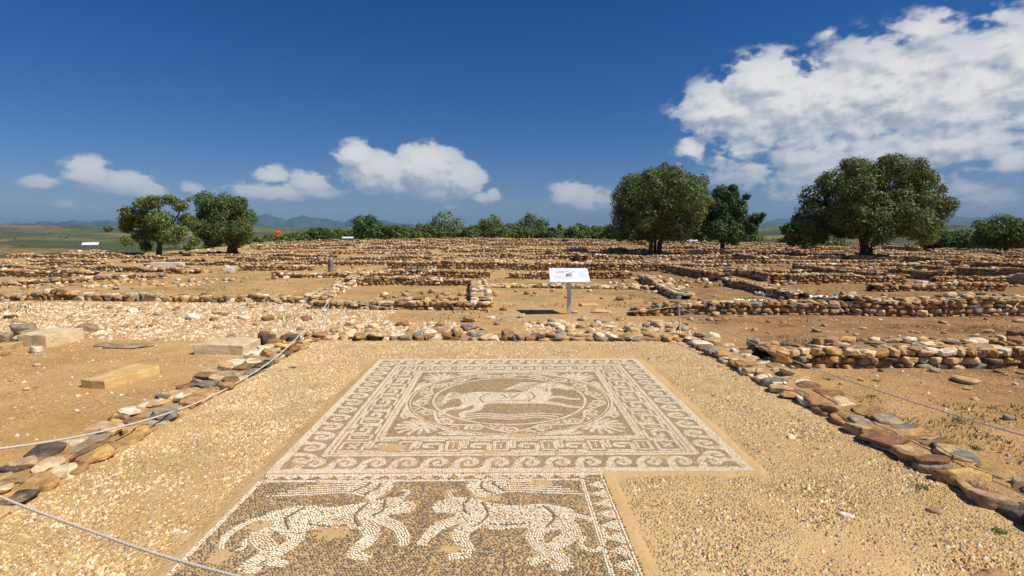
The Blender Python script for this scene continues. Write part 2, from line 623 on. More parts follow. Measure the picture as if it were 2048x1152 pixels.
def mountain(name, pts, dist, depth, seed):
    """a ridge whose skyline passes through the given (px, py) points at a distance in metres"""
    px = np.array([p[0] for p in pts], float)
    py = np.array([p[1] for p in pts], float)
    xs = np.linspace(px[0], px[-1], 220)
    ys = np.interp(xs, px, py)
    ys = ys + 1.1 * np.sin(xs * 0.11 + seed) + 0.7 * np.sin(xs * 0.27 + seed * 2) + 0.4 * np.sin(xs * 0.63)
    V = []
    nv = 15
    for i, (a, b) in enumerate(zip(xs, ys)):
        az, _ = px_angles(a, 468)
        e = (468 - b) / FPX
        top = max(20.0, CAM_H + e * dist / math.cos(az - YAW) * 1.0)
        for j in range(nv):
            t = j / (nv - 1) * 2 - 1
            d = dist / math.cos(az - YAW) + t * depth
            prof = (1 - abs(t)) ** 1.15
            spur = 0.16 * math.sin(a * 0.09 + t * 5 + seed) * (1 - abs(t)) * abs(t) * 3
            V.append((d * math.sin(az), d * math.cos(az), -60 + (top + 60) * max(0, prof + spur * (1 if t != 0 else 0))))
    m = plain('mountain_forest_' + str(seed), (0.055, 0.075, 0.04), 1.0, 0, 0.5, 0.002)
    o = link('mountain', np_mesh('mountain', V, grid_faces(len(xs), nv)), m)
    tag(o, kind='structure')


mountain('mountain', [(-260, 462), (-60, 455), (60, 451), (190, 447), (300, 446), (420, 452), (500, 468)], 11000, 2500, 1)
mountain('mountain', [(430, 468), (490, 440), (532, 432), (575, 442), (610, 434), (655, 441), (690, 445), (722, 432), (760, 442), (820, 449), (880, 460), (960, 468)], 13500, 3500, 2)
mountain('mountain', [(1480, 462), (1540, 443), (1575, 441), (1640, 446), (1800, 446), (1880, 438), (1950, 444), (2060, 446), (2200, 440), (2400, 455)], 12500, 3000, 3)


# ------------------------------------------------------------------ fieldstones
def stone_protos(sub, count, seed0, flat=1.0):
    out = []
    for k in range(count):
        r = random.Random(seed0 + k)
        bm = bmesh.new()
        bmesh.ops.create_icosphere(bm, subdivisions=sub, radius=1)
        p = r.uniform(3.5, 7.0)
        planes = []
        for i in range(r.randint(5, 8)):
            aa = r.uniform(0, 6.28)
            planes.append((Vector((math.cos(aa), math.sin(aa), r.gauss(0, .22))).normalized(), r.uniform(0.66, 0.98)))
        for sg in (1, 1, -1):
            planes.append((Vector((r.gauss(0, .25), r.gauss(0, .25), sg)).normalized(), r.uniform(0.62, 0.9)))
        off = Vector((r.uniform(-50, 50), r.uniform(-50, 50), r.uniform(-50, 50)))
        for v in bm.verts:
            c = v.co
            L = (abs(c.x) ** p + abs(c.y) ** p + abs(c.z) ** p) ** (1 / p)
            q = c / L
            q = q + mnoise.noise_vector(q * 1.3 + off) * 0.20
            for n, d in planes:
                t = q.dot(n) - d
                if t > 0:
                    q -= n * t * 0.96
            q += mnoise.noise_vector(q * 3.7 + off) * 0.05 + mnoise.noise_vector(q * 8.0 + off) * 0.03
            v.co = q
        xs = [[v.co[i] for v in bm.verts] for i in range(3)]
        lo, hi = [min(a) for a in xs], [max(a) for a in xs]
        for v in bm.verts:
            v.co = Vector([(v.co[i] - (lo[i] + hi[i]) / 2) / (hi[i] - lo[i]) for i in range(3)])
        me = bpy.data.meshes.new('stone')
        bm.to_mesh(me)
        bm.free()
        me.polygons.foreach_set('use_smooth', [True] * len(me.polygons))
        me.materials.append(M_STONE)
        out.append(me)
    return out


PROTO_HI = stone_protos(3, 16, 100)
PROTO_MID = stone_protos(2, 14, 200)
PROTO_LO = stone_protos(1, 10, 300)


def proto_arrays(protos):
    res = []
    for me in protos:
        v = np.empty(len(me.vertices) * 3)
        me.vertices.foreach_get('co', v)
        f = np.empty(len(me.polygons) * 3, np.int32)
        me.polygons.foreach_get('vertices', f)
        res.append((v.reshape(-1, 3), f.reshape(-1, 3)))
    return res


ARR_MID, ARR_LO = proto_arrays(PROTO_MID), proto_arrays(PROTO_LO)
PALETTE = [((0.43, 0.32, 0.185), 20), ((0.36, 0.225, 0.105), 17), ((0.225, 0.135, 0.070), 14), ((0.45, 0.31, 0.13), 9), ((0.28, 0.262, 0.21), 10),
           ((0.175, 0.18, 0.175), 7), ((0.64, 0.59, 0.50), 10), ((0.35, 0.225, 0.165), 3), ((0.085, 0.072, 0.058), 5), ((0.55, 0.45, 0.30), 11)]
PAL_C = np.array([c for c, _ in PALETTE])
PAL_W = np.array([w for _, w in PALETTE], float)
PAL_W /= PAL_W.sum()


def stone_colour(bias=None, n=1):
    w = PAL_W if bias is None else bias / bias.sum()
    c = PAL_C[rng.choice(len(PAL_C), size=n, p=w)]
    return np.clip(c * np.array([1.2, 1.17, 1.12]) * rng.uniform(0.82, 1.18, (n, 1)) + rng.normal(0, 0.008, (n, 3)), 0.02, 0.8)


BROWN = PAL_W * np.array([1, 1.6, 1.7, 1, .8, .6, .55, 1.2, 1, .8])
PALE = PAL_W * np.array([1.4, .8, .5, 1.1, 1.0, .7, 2.0, .8, .5, 2.0])


WORDS = ['tan', 'orange brown', 'dark brown', 'ochre', 'grey', 'blue grey', 'white', 'reddish', 'blackish', 'cream']


def colour_word(c):
    return WORDS[int(np.argmin(((PAL_C - np.asarray(c)) ** 2).sum(1)))]


def rot_mat(rx, ry, rz):
    return Matrix.Rotation(rz, 3, 'Z') @ Matrix.Rotation(ry, 3, 'Y') @ Matrix.Rotation(rx, 3, 'X')


def joined_stones(name, specs, arrs, mat, parent, origin=(0, 0, 0)):
    """many stones as one mesh; specs: (centre, dims, (rx,ry,rz), colour)"""
    VS, FS, CS = [], [], []
    o = 0
    for i, (c, d, r, col) in enumerate(specs):
        v, f = arrs[(i * 7) % len(arrs)]
        Mx = np.array(rot_mat(*r))
        w = (v * np.asarray(d)) @ Mx.T + (np.asarray(c) - np.asarray(origin))
        VS.append(w)
        FS.append(f + o)
        CS.append(np.repeat(np.asarray(col)[None, :], len(v), 0))
        o += len(v)
    me = np_mesh(name, np.concatenate(VS), np.concatenate(FS), np.concatenate(CS))
    ob = link(name, me, mat, parent)
    ob['kind'] = 'stuff'
    return ob


def wall_specs(L, w, h, s, ch, rise, both, bias, ragged, seed, hfun=None, open_top=1.0):
    """stones of a rubble wall running along local x from 0 to L, centred on y=0 -> specs, height profile"""
    r = np.random.default_rng(seed)
    ph = r.uniform(0, 6, 3)

    def prof(u):
        k = 0.5 + 0.27 * math.sin(u * 0.9 + ph[0]) + 0.23 * math.sin(u * 2.3 + ph[1])
        return h * (1 - ragged * (1 - k))
    sp = []

    def col():
        return stone_colour(bias)[0]
    for side in ((-1, 1) if both else (-1,)):
        z = -0.03
        while z < h - 0.25 * ch:
            hh = ch * r.uniform(0.8, 1.2)
            u = -r.uniform(0, 0.1)
            while u < L:
                l = s * r.choice([r.uniform(0.55, 0.9), r.uniform(0.9, 1.5)])
                uc = u + l / 2
                if uc < L and z + hh * 0.5 < prof(uc) + 0.02:
                    dep = min(w * 0.5, s * r.uniform(0.7, 1.05))
                    hs = hh * r.uniform(0.82, 1.12)
                    sp.append(((uc, side * (w / 2 - dep / 2 + r.normal(0, 0.014)), z + hs / 2 + r.normal(0, 0.008)),
                               (l * r.uniform(0.95, 1.06), dep, hs * 1.04), (r.normal(0, .07), r.normal(0, .07), r.normal(0, .09)), col()))
                u += l * r.uniform(0.98, 1.08)
            z += hh
    # the top: edge stones on the far side and smaller packing between
    u = 0.0
    while u < L:
        l = s * r.uniform(0.7, 1.3)
        uc = u + l / 2
        t = prof(uc)
        rows = max(1, int(round((w - 0.1) / (s * 0.75))))
        for k in range(rows):
            if r.random() > open_top:
                continue
            vy = -w / 2 + (k + 0.5 + r.normal(0, 0.12)) * w / rows
            d = (l * r.uniform(0.82, 1.12), w / rows * r.uniform(0.88, 1.15), ch * r.uniform(0.45, 0.85))
            sp.append(((uc + r.normal(0, 0.06), vy, t - d[2] * 0.25 + r.uniform(-0.03, 0.012) + rise), d, (r.normal(0, .09), r.normal(0, .09), r.normal(0, .35)), col()))
        u += l
    return sp, prof


def core_mesh(L, w, prof, seed, drop=0.03, hf=None):
    n = max(4, int(L / 0.16))
    us = np.linspace(0.0, L, n)
    half = w / 2 - 0.085
    sec = [(-half, -0.25), (-half, 0.45), (-half * 0.9, 0.9), (-half * 0.45, 1.0), (0, 1.0), (half * 0.45, 1.0), (half * 0.9, 0.9), (half, 0.45), (half, -0.25)]
    V = []
    for u in us:
        t = max(0.02, prof(u) - drop)
        for (y, k) in sec:
            V.append((u, y + 0.018 * math.sin(u * 9 + seed), t * k if k > 0 else -0.15))
    V = np.array(V)
    V[:, 2] += 0.014 * wob(V[:, 0] * 5, V[:, 1] * 5, 1.7, seed)
    F = grid_faces(n, len(sec))[:, ::-1]
    return V, F


wall_count = [0]


def SX(x, y):
    return x - 0.014 * y



def build_wall(label, a, b, w, h, group=None, s=0.24, ch=0.12, individual=True, lod='hi', rise=0.0, both=True, bias=None, ragged=0.35,
               drop=0.03, name='stone_wall', cat='wall', open_top=1.0, limit=300):
    wall_count[0] += 1
    seed = wall_count[0]
    a, b = Vector((SX(*a), a[1], 0)), Vector((SX(*b), b[1], 0))
    L = (b - a).length
    ang = math.atan2(b.y - a.y, b.x - a.x)
    root = thing(name, label, cat, (a.x, a.y, hz(a.x, a.y)), group, ang)
    root['kind'] = 'thing'
    specs, prof = wall_specs(L, w, h, s, ch, rise, both, bias, ragged, seed, open_top=open_top)
    za = hz(a.x, a.y)
    ca, sa = math.cos(ang), math.sin(ang)

    def lift(u, v):
        return hz(a.x + u * ca - v * sa, a.y + u * sa + v * ca) - za
    V, F = core_mesh(L, w, prof, seed, drop)
    V[:, 2] += hmap(a.x + V[:, 0] * ca - V[:, 1] * sa, a.y + V[:, 0] * sa + V[:, 1] * ca) - za
    link('earth_core', np_mesh('earth_core', V, F), M_CORE, root)
    specs = [((c[0], c[1], c[2] + lift(c[0], c[1])), d, r, col) for c, d, r, col in specs]
    if individual:
        specs.sort(key=lambda q: (a.x + q[0][0] * ca) ** 2 + (a.y + q[0][0] * sa + q[0][1] * ca) ** 2)
        protos = PROTO_HI
        for i, (c, d, r, col) in enumerate(specs[:limit]):
            o = bpy.data.objects.new('stone', protos[(i * 7 + seed) % len(protos)])
            COL.objects.link(o)
            o.parent = root
            o.location = c
            o.scale = d
            o.rotation_euler = r
            o.color = (*col, 1)
        rest = specs[limit:]
        if rest:
            joined_stones('rubble_masonry', rest, ARR_MID, M_STONE_J, root)
    elif specs:
        joined_stones('rubble_masonry', specs, ARR_MID if lod == 'mid' else ARR_LO, M_STONE_J, root)
    return root


# ---- the mosaic room
ROOM = (-3.07, 3.02, 0.6, 8.62)           # x0, x1, y0, y1 of its floor
build_wall('low wall with flat edge stones right of the mosaic floor', (3.42, 0.4), (3.28, 8.55), 0.54, 0.10, s=0.24, ch=0.12, both=True, ragged=0.2, drop=0.012)
build_wall('flush wall of flat grey and ochre slabs set in earth, left of the mosaic', (-3.42, 0.4), (-3.22, 8.7), 0.62, 0.085, s=0.26, ch=0.105, ragged=0.1, drop=0.048, rise=-0.004)
build_wall('single low course of stones closing the mosaic room at the back', (-3.25, 8.92), (3.45, 8.68), 0.34, 0.12, s=0.23, ch=0.11, ragged=0.3)
build_wall('thick cobbled cross wall of mixed stones joining the right room wall', (3.62, 7.22), (9.2, 7.1), 0.80, 0.25, s=0.185, ch=0.105, ragged=0.25, drop=0.02, limit=300)
build_wall('low two-course wall behind the rope post on red earth', (3.0, 11.75), (7.7, 11.6), 0.55, 0.29, s=0.175, ch=0.095, ragged=0.4)
build_wall('taller cobbled wall on red earth continuing the two-course wall', (7.7, 11.65), (15.0, 11.4), 0.75, 0.43, s=0.19, ch=0.10, lod='mid', ragged=0.25)
build_wall('long line of dark rounded boulders edging the pale gravel terrace', (-15.5, 14.75), (-4.4, 13.75), 0.42, 0.20, s=0.23, ch=0.17, lod='mid', both=False, ragged=0.3)
build_wall('broad pale wall running back from the dark boulder line', (-4.75, 14.2), (-5.3, 21.0), 0.65, 0.18, s=0.23, ch=0.12, lod='mid', bias=PALE, ragged=0.35)
build_wall('low front wall of the grassy ochre room', (-4.3, 12.75), (-0.25, 12.4), 0.45, 0.21, s=0.19, ch=0.10, lod='mid', ragged=0.45)
build_wall('stub wall of pale stacked stones at the side of the grassy ochre room', (-0.35, 12.7), (-0.62, 18.3), 0.55, 0.24, s=0.19, ch=0.095, lod='mid', bias=PALE, ragged=0.4)
build_wall('back wall of the grassy ochre room', (-5.2, 18.6), (-0.9, 18.5), 0.5, 0.30, s=0.185, ch=0.095, lod='mid', ragged=0.35)
build_wall('short free-standing neat wall behind the grassy ochre room', (-2.7, 21.7), (-0.3, 21.4), 0.5, 0.30, s=0.18, ch=0.085, lod='mid', ragged=0.15, bias=BROWN)
build_wall('low brown wall behind the standing sign board', (0.5, 21.3), (5.3, 21.2), 0.5, 0.28, s=0.18, ch=0.085, lod='mid', bias=BROWN, ragged=0.35)
build_wall('spread line of pale and grey collapsed stones beyond the sign board', (-0.2, 17.9), (4.9, 17.1), 0.75, 0.12, s=0.24, ch=0.11, lod='mid', bias=PALE, ragged=0.5)
build_wall('crooked pale wall running back beside the weedy plot', (5.0, 14.2), (5.7, 20.6), 0.6, 0.26, s=0.21, ch=0.11, lod='mid', bias=PALE, ragged=0.45)
build_wall('low wall ending at the white sheet strip', (8.0, 13.9), (7.9, 18.3), 0.5, 0.28, s=0.185, ch=0.095, lod='mid', ragged=0.3)
build_wall('long straight wall spanning the middle of the excavation', (-5.4, 27.0), (9.4, 25.6), 0.55, 0.42, s=0.21, ch=0.11, lod='mid', bias=BROWN, ragged=0.25)
build_wall('slanting boulder row left of the bare trampled yard', (-17.6, 17.6), (-13.4, 21.8), 0.6, 0.24, s=0.24, ch=0.13, lod='mid', ragged=0.35)
build_wall('dark tumbled wall beyond the slanting boulder row', (-23.5, 25.6), (-13.4, 24.3), 0.6, 0.30, s=0.21, ch=0.11, lod='mid', ragged=0.45)
build_wall('short wall behind the bare trampled yard near the weathered post', (-12.2, 26.0), (-8.9, 26.2), 0.5, 0.32, s=0.21, ch=0.105, lod='mid', ragged=0.3)

# ---- the field of foundations behind: walls of the same street grid
FAR_G = 'rows of far rubble foundations'
FAR_LABEL = 'low rubble foundation wall far back among rows of foundations'
MID_G = 'side walls of the right-hand foundations'
for (x, y0, y1, h) in [(8.3, 19.6, 25.2, .34), (10.3, 20.0, 24.6, .28), (14.3, 19.2, 25.0, .36), (16.8, 19.8, 25.0, .36), (20.0, 19.6, 25.2, .42), (25.2, 20.5, 28, .36)]:
    build_wall('side wall with a shaded face among the foundations right of the sign', (x, y0), (x - 0.15, y1), 0.55, h, MID_G, s=0.20, ch=0.10, individual=False, lod='mid', bias=BROWN, ragged=0.2)
rf = random.Random(11)
cross = []
for y in [16.2, 19.3, 22.6]:
    x = 9.0 + rf.uniform(0, 1.0)
    while x < 24:
        l = rf.uniform(2.5, 5.5)
        cross.append((x, y + rf.uniform(-.4, .4), x + l, rf.uniform(.2, .38)))
        x += l + rf.uniform(0.4, 1.6)
for (x0, y, x1, h) in cross:
    if y < 17:
        x0, x1 = x0 + 2.2, x1 + 2.0
    build_wall('low cross wall among the foundations right of the sign', (x0, y), (x1, y - 0.1), 0.5, h, 'cross walls of the right-hand foundations', s=0.19, ch=0.095, individual=y < 20.5, lod='mid', bias=BROWN, ragged=0.4)
for y in [22.0, 30.5, 34.0]:
    x = -27.0 - rf.uniform(0, 3)
    while x < -7:
        l = rf.uniform(4, 8)
        if not (-16 < x + l / 2 < -6 and y < 24):
            build_wall('low tumbled wall among the foundations before the two left trees', (x, y + rf.uniform(-.6, .6)), (x + l, y + rf.uniform(-.6, .6)), 0.6, rf.uniform(.22, .36), 'tumbled walls on the left', s=0.22, ch=0.11, individual=False, lod='mid' if y < 30 else 'lo', ragged=0.45)
        x += l + rf.uniform(0.6, 2.5)


def far_edge(x, y):
    return float(np.interp(math.atan2(x, y), EDGE_AZ, EDGE_R)) - math.hypot(x, y)


y = 28.5
while y < 100:
    half = y * 0.98 + 2
    x = -half - rf.uniform(0, 5)
    step = 3.3 + (y - 28) * 0.045
    while x < half:
        l = rf.uniform(5, 12) * (1 + (y - 28) / 90)
        xc = x + l / 2
        if 44 < y < 80 and x < -.465 * y and x + l > -.50 * y:      # an open lane before the visitor
            x += 2.0
            continue
        if far_edge(xc, y) > 3 and not (y < 36 and xc < -6.5):
            build_wall(('long ' if l > 9 else '') + FAR_LABEL, (x, y + rf.uniform(-1.0, 1.0)), (x + l, y + rf.uniform(-1.0, 1.0)), 0.6, rf.uniform(.16, .44), FAR_G, s=0.22 + y * 0.0018, ch=0.12, individual=False,
                       lod='mid' if y < 29 else 'lo', bias=[PALE, PALE, PAL_W][int(rf.random() * 3)], ragged=0.55, both=False)
            if rf.random() < 0.42 and y < 75:
                build_wall('short side wall between far rows of rubble foundations', (x, y + 0.2), (x + rf.uniform(-.3, .3), y + step * rf.uniform(.8, 1.3)), 0.6, rf.uniform(.2, .5), FAR_G, s=0.32, ch=0.15, individual=False, lod='mid' if y < 31 else 'lo', bias=BROWN, ragged=0.3)
        x += l + rf.uniform(0.6, 4.0)
    y += step


# collapsed stones strewn between the foundations
def strewn():
    sp = []
    r = np.random.default_rng(77)
    for i in range(4200):
        y = 14 * math.exp(r.uniform(0, 1.9))
        x = r.uniform(-1, 1) * y * 0.98
        if far_edge(x, y) < 2 or (y < 26 and wob(x, y, .5, 3.0) < .15) or wob(x, y, .35, 6.0) < -.35:
            continue
        s = r.uniform(.10, .26) * (1 + y * .008)
        sp.append(((x, y, hz(x, y) + s * .12), (s, s * r.uniform(.6, .95), s * r.uniform(.35, .6)), (r.normal(0, .2), r.normal(0, .2), r.uniform(0, 6.28)), stone_colour(PALE)[0]))
    o = joined_stones('strewn_rubble', sp, ARR_LO, M_STONE_J, None)
    tag(o, 'collapsed stones strewn over the earth between the foundations', 'rubble', kind='stuff')


strewn()

# ------------------------------------------------------------------ floor of the mosaic room
def sheet(name, x0, x1, y0, y1, z, nx, ny, mat, jag=0.0, amp=0.004, seed=0, parent=None):
    xs, ys = np.linspace(x0, x1, nx), np.linspace(y0, y1, ny)
    X, Y = np.meshgrid(xs, ys, indexing='ij')
    Z = z + amp * wob(X, Y, 4.0, seed) + amp * 0.5 * wob(X, Y, 11.0, seed)
    if jag:
        edge = np.zeros_like(X)
        edge[0, :], edge[-1, :] = -1, 1
        X = X + edge * jag * (0.5 + 0.5 * wob(X, Y, 6.0, seed + 1) + 0.3 * wob(X, Y, 19., seed))
        e2 = np.zeros_like(Y)
        e2[:, 0], e2[:, -1] = -1, 1
        Y = Y + e2 * jag * (0.5 + 0.5 * wob(X, Y, 6.0, seed + 2) + 0.3 * wob(X, Y, 19., seed))
        Z = np.where((edge != 0) | (e2 != 0), Z - 0.03, Z)
    V = np.stack([X, Y, Z], -1).reshape(-1, 3)
    return link(name, np_mesh(name, V, grid_faces(nx, ny)[:, :]), mat, parent)


fl = sheet('gravel_floor', -3.2, 3.25, 0.5, 8.8, 0.018, 130, 165, M_GRAVEL, amp=0.006, seed=3)
tag(fl, kind='structure')

# gravel chips lying in that floor and on the ground around
MX0, MX1, MY0, MY1 = -1.72, 1.82, 3.75, 7.29        # main mosaic panel
TX0, TX1, TY0, TY1 = -1.73, 0.72, 1.45, 3.75        # threshold panel in front of it


def chips(name, n, region, size, z_off, palette, keep, mat, parent=None, label=None):
    x = rng.uniform(region[0], region[1], n)
    y = rng.uniform(region[2], region[3], n)
    ok = keep(x, y)
    x, y = x[ok], y[ok]
    n = len(x)
    base = np.array([(1, 0, 0), (0.3, .9, 0), (-.8, .6, 0), (-.9, -.5, 0), (.2, -1, 0), (0.05, 0.1, 1)], float)
    faces = np.array([(0, 1, 5), (1, 2, 5), (2, 3, 5), (3, 4, 5), (4, 0, 5)])
    s = size[0] * np.exp(np.clip(rng.normal(0, size[1], n), -1.2, 1.0))
    th = rng.uniform(0, 6.28, n)
    asp = rng.uniform(0.55, 1.0, n)
    hgt = rng.uniform(0.2, 0.55, n)
    b = base[None] * (1 + rng.normal(0, 0.16, (n, 6, 3)))
    bx, by, bz = b[:, :, 0] * s[:, None], b[:, :, 1] * (s * asp)[:, None], b[:, :, 2] * (s * hgt)[:, None]
    X = x[:, None] + bx * np.cos(th)[:, None] - by * np.sin(th)[:, None]
    Y = y[:, None] + bx * np.sin(th)[:, None] + by * np.cos(th)[:, None]
    Z = (z_off if not callable(z_off) else z_off(x, y))[..., None] + bz if callable(z_off) else z_off + bz
    Z[:, :5] -= 0.006 + 0.15 * s[:, None]
    pc = np.array([c for c, _ in palette])
    pw = np.array([w for _, w in palette], float)
    col = pc[rng.choice(len(pc), n, p=pw / pw.sum())] * rng.uniform(0.8, 1.2, (n, 1))
    V = np.stack([X, Y, Z], -1).reshape(-1, 3)
    F = (faces[None] + 6 * np.arange(n)[:, None, None]).reshape(-1, 3)
    o = link(name, np_mesh(name, V, F, np.repeat(np.clip(col, 0, .85), 6, 0), smooth=False), mat, parent)
    tag(o, kind='stuff')
    return o


M_CHIP = plain('gravel_chip', (1, 1, 1), 0.9)
_T = NT(M_CHIP.node_tree)
_T.put(M_CHIP.node_tree.nodes['Principled BSDF'].inputs['Base Color'], _T.new('ShaderNodeAttribute', attribute_name='Col').outputs['Color'])
PAL_G = [((0.60, 0.43, 0.215), 32), ((0.70, 0.56, 0.34), 28), ((0.46, 0.28, 0.12), 18), ((0.72, 0.64, 0.51), 11), ((0.30, 0.23, 0.16), 5), ((0.19, 0.19, 0.17), 3), ((0.48, 0.24, 0.14), 4)]
PAL_E = [((0.52, 0.36, 0.19), 30), ((0.60, 0.46, 0.28), 24), ((0.38, 0.22, 0.10), 22), ((0.70, 0.64, 0.52), 14), ((0.22, 0.18, 0.14), 8), ((0.20, 0.21, 0.20), 5), ((0.40, 0.19, 0.10), 7)]


def in_room(x, y, m=0.0):
    return (x > ROOM[0] - m) & (x < ROOM[1] + m) & (y < ROOM[3] + m)


def clear_of_mosaic(x, y):
    a = (x > MX0 - .13) & (x < MX1 + .15) & (y > MY0 - .10) & (y < MY1 + .10)
    b = (x > TX0 - .13) & (x < TX1 + .13) & (y < TY1 + .05)
    bare = rng.random(x.shape) < np.clip((wob(x, y, 1.6, 9.0) + .4 * wob(x, y, 5.0, 2.0) - 0.25) * 1.1, 0, .8)
    return in_room(x, y) & ~a & ~b & ~bare


o = chips('gravel', 150000, (ROOM[0], ROOM[1], 1.0, ROOM[3]), (0.0092, 0.5), lambda x, y: np.full(x.shape, 0.021), PAL_G, clear_of_mosaic, M_CHIP)
tag(o, 'loose tan gravel chips around the mosaic on the room floor', 'gravel')


def outside_near(x, y):
    return ~in_room(x, y, 0.75) & ((np.abs(x) < y * 1.02 + 1.0)) & (rng.random(x.shape) < np.clip(1.4 - 0.055 * y, 0.25, 1)) & (wob(x, y, 0.8, 4.0) > -0.75)


o = chips('gravel_scatter', 62000, (-17, 17, 2.0, 17), (0.017, 0.5), hmap, PAL_E, outside_near, M_CHIP)
tag(o, 'scattered pebbles and stone chips on the bare earth outside the mosaic room', 'gravel')


def terrace(x, y):
    band = (x < -2.5) & (y > 8.6 + 0.12 * np.abs(x + 3)) & (y < 13.6 - 0.02 * x)
    band |= (np.abs(x) < 3.4) & (y > 9.0) & (y < 10.6 + 0.5 * wob(x, y, 1.5, 2)) & (np.abs(x + .1) > .45)
    return band & (x > -y * 1.0 - 1)


o = chips('rubble_scatter', 26000, (-15, 3.5, 8.6, 14), (0.037, 0.5), hmap, [((0.62, 0.49, 0.31), 44), ((0.68, 0.61, 0.49), 24), ((0.48, 0.33, 0.18), 20), ((0.30, 0.27, 0.22), 10), ((0.42, 0.22, 0.11), 10)], terrace, M_CHIP)
tag(o, 'pale broken rubble spread over the terrace behind the mosaic room', 'rubble')


# ------------------------------------------------------------------ the pebble mosaic
class Pebbles:
    """packs pebbles without overlap; every pebble belongs to a named part"""
    def __init__(self, cell):
        self.cell = cell
        self.grid = {}
        self.parts = {}
        self.loss = []

    def add(self, part, x, y, r, col, ang=0.0, asp=1.0, tight=0.80):
        for (lx, ly, lr, ls) in self.loss:
            d = math.hypot((x - lx) / ls, y - ly)
            if d < lr * (0.8 + 0.35 * math.sin(x * 61 + y * 47) * math.sin(y * 83 - x * 29)):
                return False
        cx, cy = int(math.floor(x / self.cell)), int(math.floor(y / self.cell))
        for i in (cx - 1, cx, cx + 1):
            for j in (cy - 1, cy, cy + 1):
                for (qx, qy, qr) in self.grid.get((i, j), ()):
                    if (qx - x) ** 2 + (qy - y) ** 2 < (tight * (r + qr)) ** 2:
                        return False
        self.grid.setdefault((cx, cy), []).append((x, y, r))
        self.parts.setdefault(part, []).append((x, y, r, ang, asp, *col))
        return True

    def stroke(self, part, pts, rows, r, cols, closed=False, taper=None):
        pts = [Vector(p) for p in pts]
        if closed:
            pts = pts + [pts[0]]
        seg = [(pts[i + 1] - pts[i]).length for i in range(len(pts) - 1)]
        tot = sum(seg)
        if tot < 1e-6:
            return
        step = 2 * r * 0.98
        n = max(1, int(tot / step))
        for k in range(n + 1):
            d = tot * k / n
            i = 0
            while i < len(seg) - 1 and d > seg[i]:
                d -= seg[i]
                i += 1
            t = (pts[i + 1] - pts[i]).normalized() if seg[i] > 1e-9 else Vector((1, 0))
            p = pts[i] + t * d
            nrm = Vector((-t.y, t.x))
            rw = rows if taper is None else max(1, int(round(rows + (taper - rows) * k / n)))
            for q in range(rw):
                o = (q - (rw - 1) / 2) * 2 * r * 0.95
                j = r * 0.16
                self.add(part, p.x + nrm.x * o + random.gauss(0, j), p.y + nrm.y * o + random.gauss(0, j), r * random.uniform(.88, 1.1), random.choice(cols), math.atan2(t.y, t.x), random.uniform(.78, .98))

    def fill(self, part, poly, r, cols, tight=0.80):
        xs = [p[0] for p in poly]
        ys = [p[1] for p in poly]
        dy = 2 * r * 0.87
        row = 0
        y = min(ys)
        while y <= max(ys):
            x = min(xs) + (r if row % 2 else 0)
            while x <= max(xs):
                qx, qy = x + random.gauss(0, r * .22), y + random.gauss(0, r * .22)
                if inside(qx, qy, poly):
                    self.add(part, qx, qy, r * random.uniform(.85, 1.12), random.choice(cols), random.uniform(0, 3.14), random.uniform(.72, 1), tight)
                x += 2 * r
            y += dy
            row += 1

    def field(self, part, x0, x1, y0, y1, r, cols, drop=0.0, tight=0.80):
        dy = 2 * r * 0.87
        ny, nx = int((y1 - y0) / dy), int((x1 - x0) / (2 * r))
        for j in range(ny):
            for i in range(nx):
                if random.random() < drop:
                    continue
                self.add(part, x0 + r + 2 * r * i + (r if j % 2 else 0) + random.gauss(0, r * .25), y0 + r + dy * j + random.gauss(0, r * .25), r * random.uniform(.78, 1.1),
                         random.choice(cols), random.uniform(0, 3.14), random.uniform(.62, 1), tight)

    def build(self, part, name, parent, z, origin, height=0.55, label=None, fine=True):
        a = np.array(self.parts.get(part, []))
        if not len(a):
            return None
        n = len(a)
        k = 6 if fine else 5
        th = np.arange(k) * 2 * math.pi / k
        cx, cy = np.cos(th)[None] * a[:, 2:3], np.sin(th)[None] * (a[:, 2] * a[:, 4])[:, None]
        ca, sa = np.cos(a[:, 3])[:, None], np.sin(a[:, 3])[:, None]
        ring = np.stack([a[:, 0:1] + cx * ca - cy * sa, a[:, 1:2] + cx * sa + cy * ca, np.full((n, k), z)], -1)
        r2 = 0.62
        ring2 = ring.copy()
        ring2[:, :, :2] = a[:, None, :2] + (ring[:, :, :2] - a[:, None, :2]) * r2
        ring2[:, :, 2] = z + (a[:, 2] * height * rng.uniform(0.7, 1.15, n))[:, None]
        if fine:
            V = np.concatenate([ring, ring2], 1)
            sides = np.array([(i, (i + 1) % k, k + (i + 1) % k, k + i) for i in range(k)] + [(k, k + 1, k + 2, k + 3), (k, k + 3, k + 4, k + 5)])
        else:
            V = np.concatenate([ring, ring2.mean(1, keepdims=True)], 1)
            sides = np.array([(i, (i + 1) % k, k) for i in range(k)])
        nv = V.shape[1]
        V = V.reshape(-1, 3) - np.array([origin[0], origin[1], origin[2]])
        F = (sides[None] + nv * np.arange(n)[:, None, None]).reshape(-1, sides.shape[1])
        col = np.clip(a[:, 5:8] * rng.uniform(0.86, 1.12, (n, 1)), 0, .85)
        o = link(name, np_mesh(name, V, F, np.repeat(col, nv, 0)), M_PEBBLE, parent)
        o['kind'] = 'stuff'
        if label:
            o['label'] = label
        return o


def inside(x, y, poly):
    c = False
    j = len(poly) - 1
    for i in range(len(poly)):
        xi, yi = poly[i]
        xj, yj = poly[j]
        if (yi > y) != (yj > y) and x < (xj - xi) * (y - yi) / (yj - yi) + xi:
            c = not c
        j = i
    return c


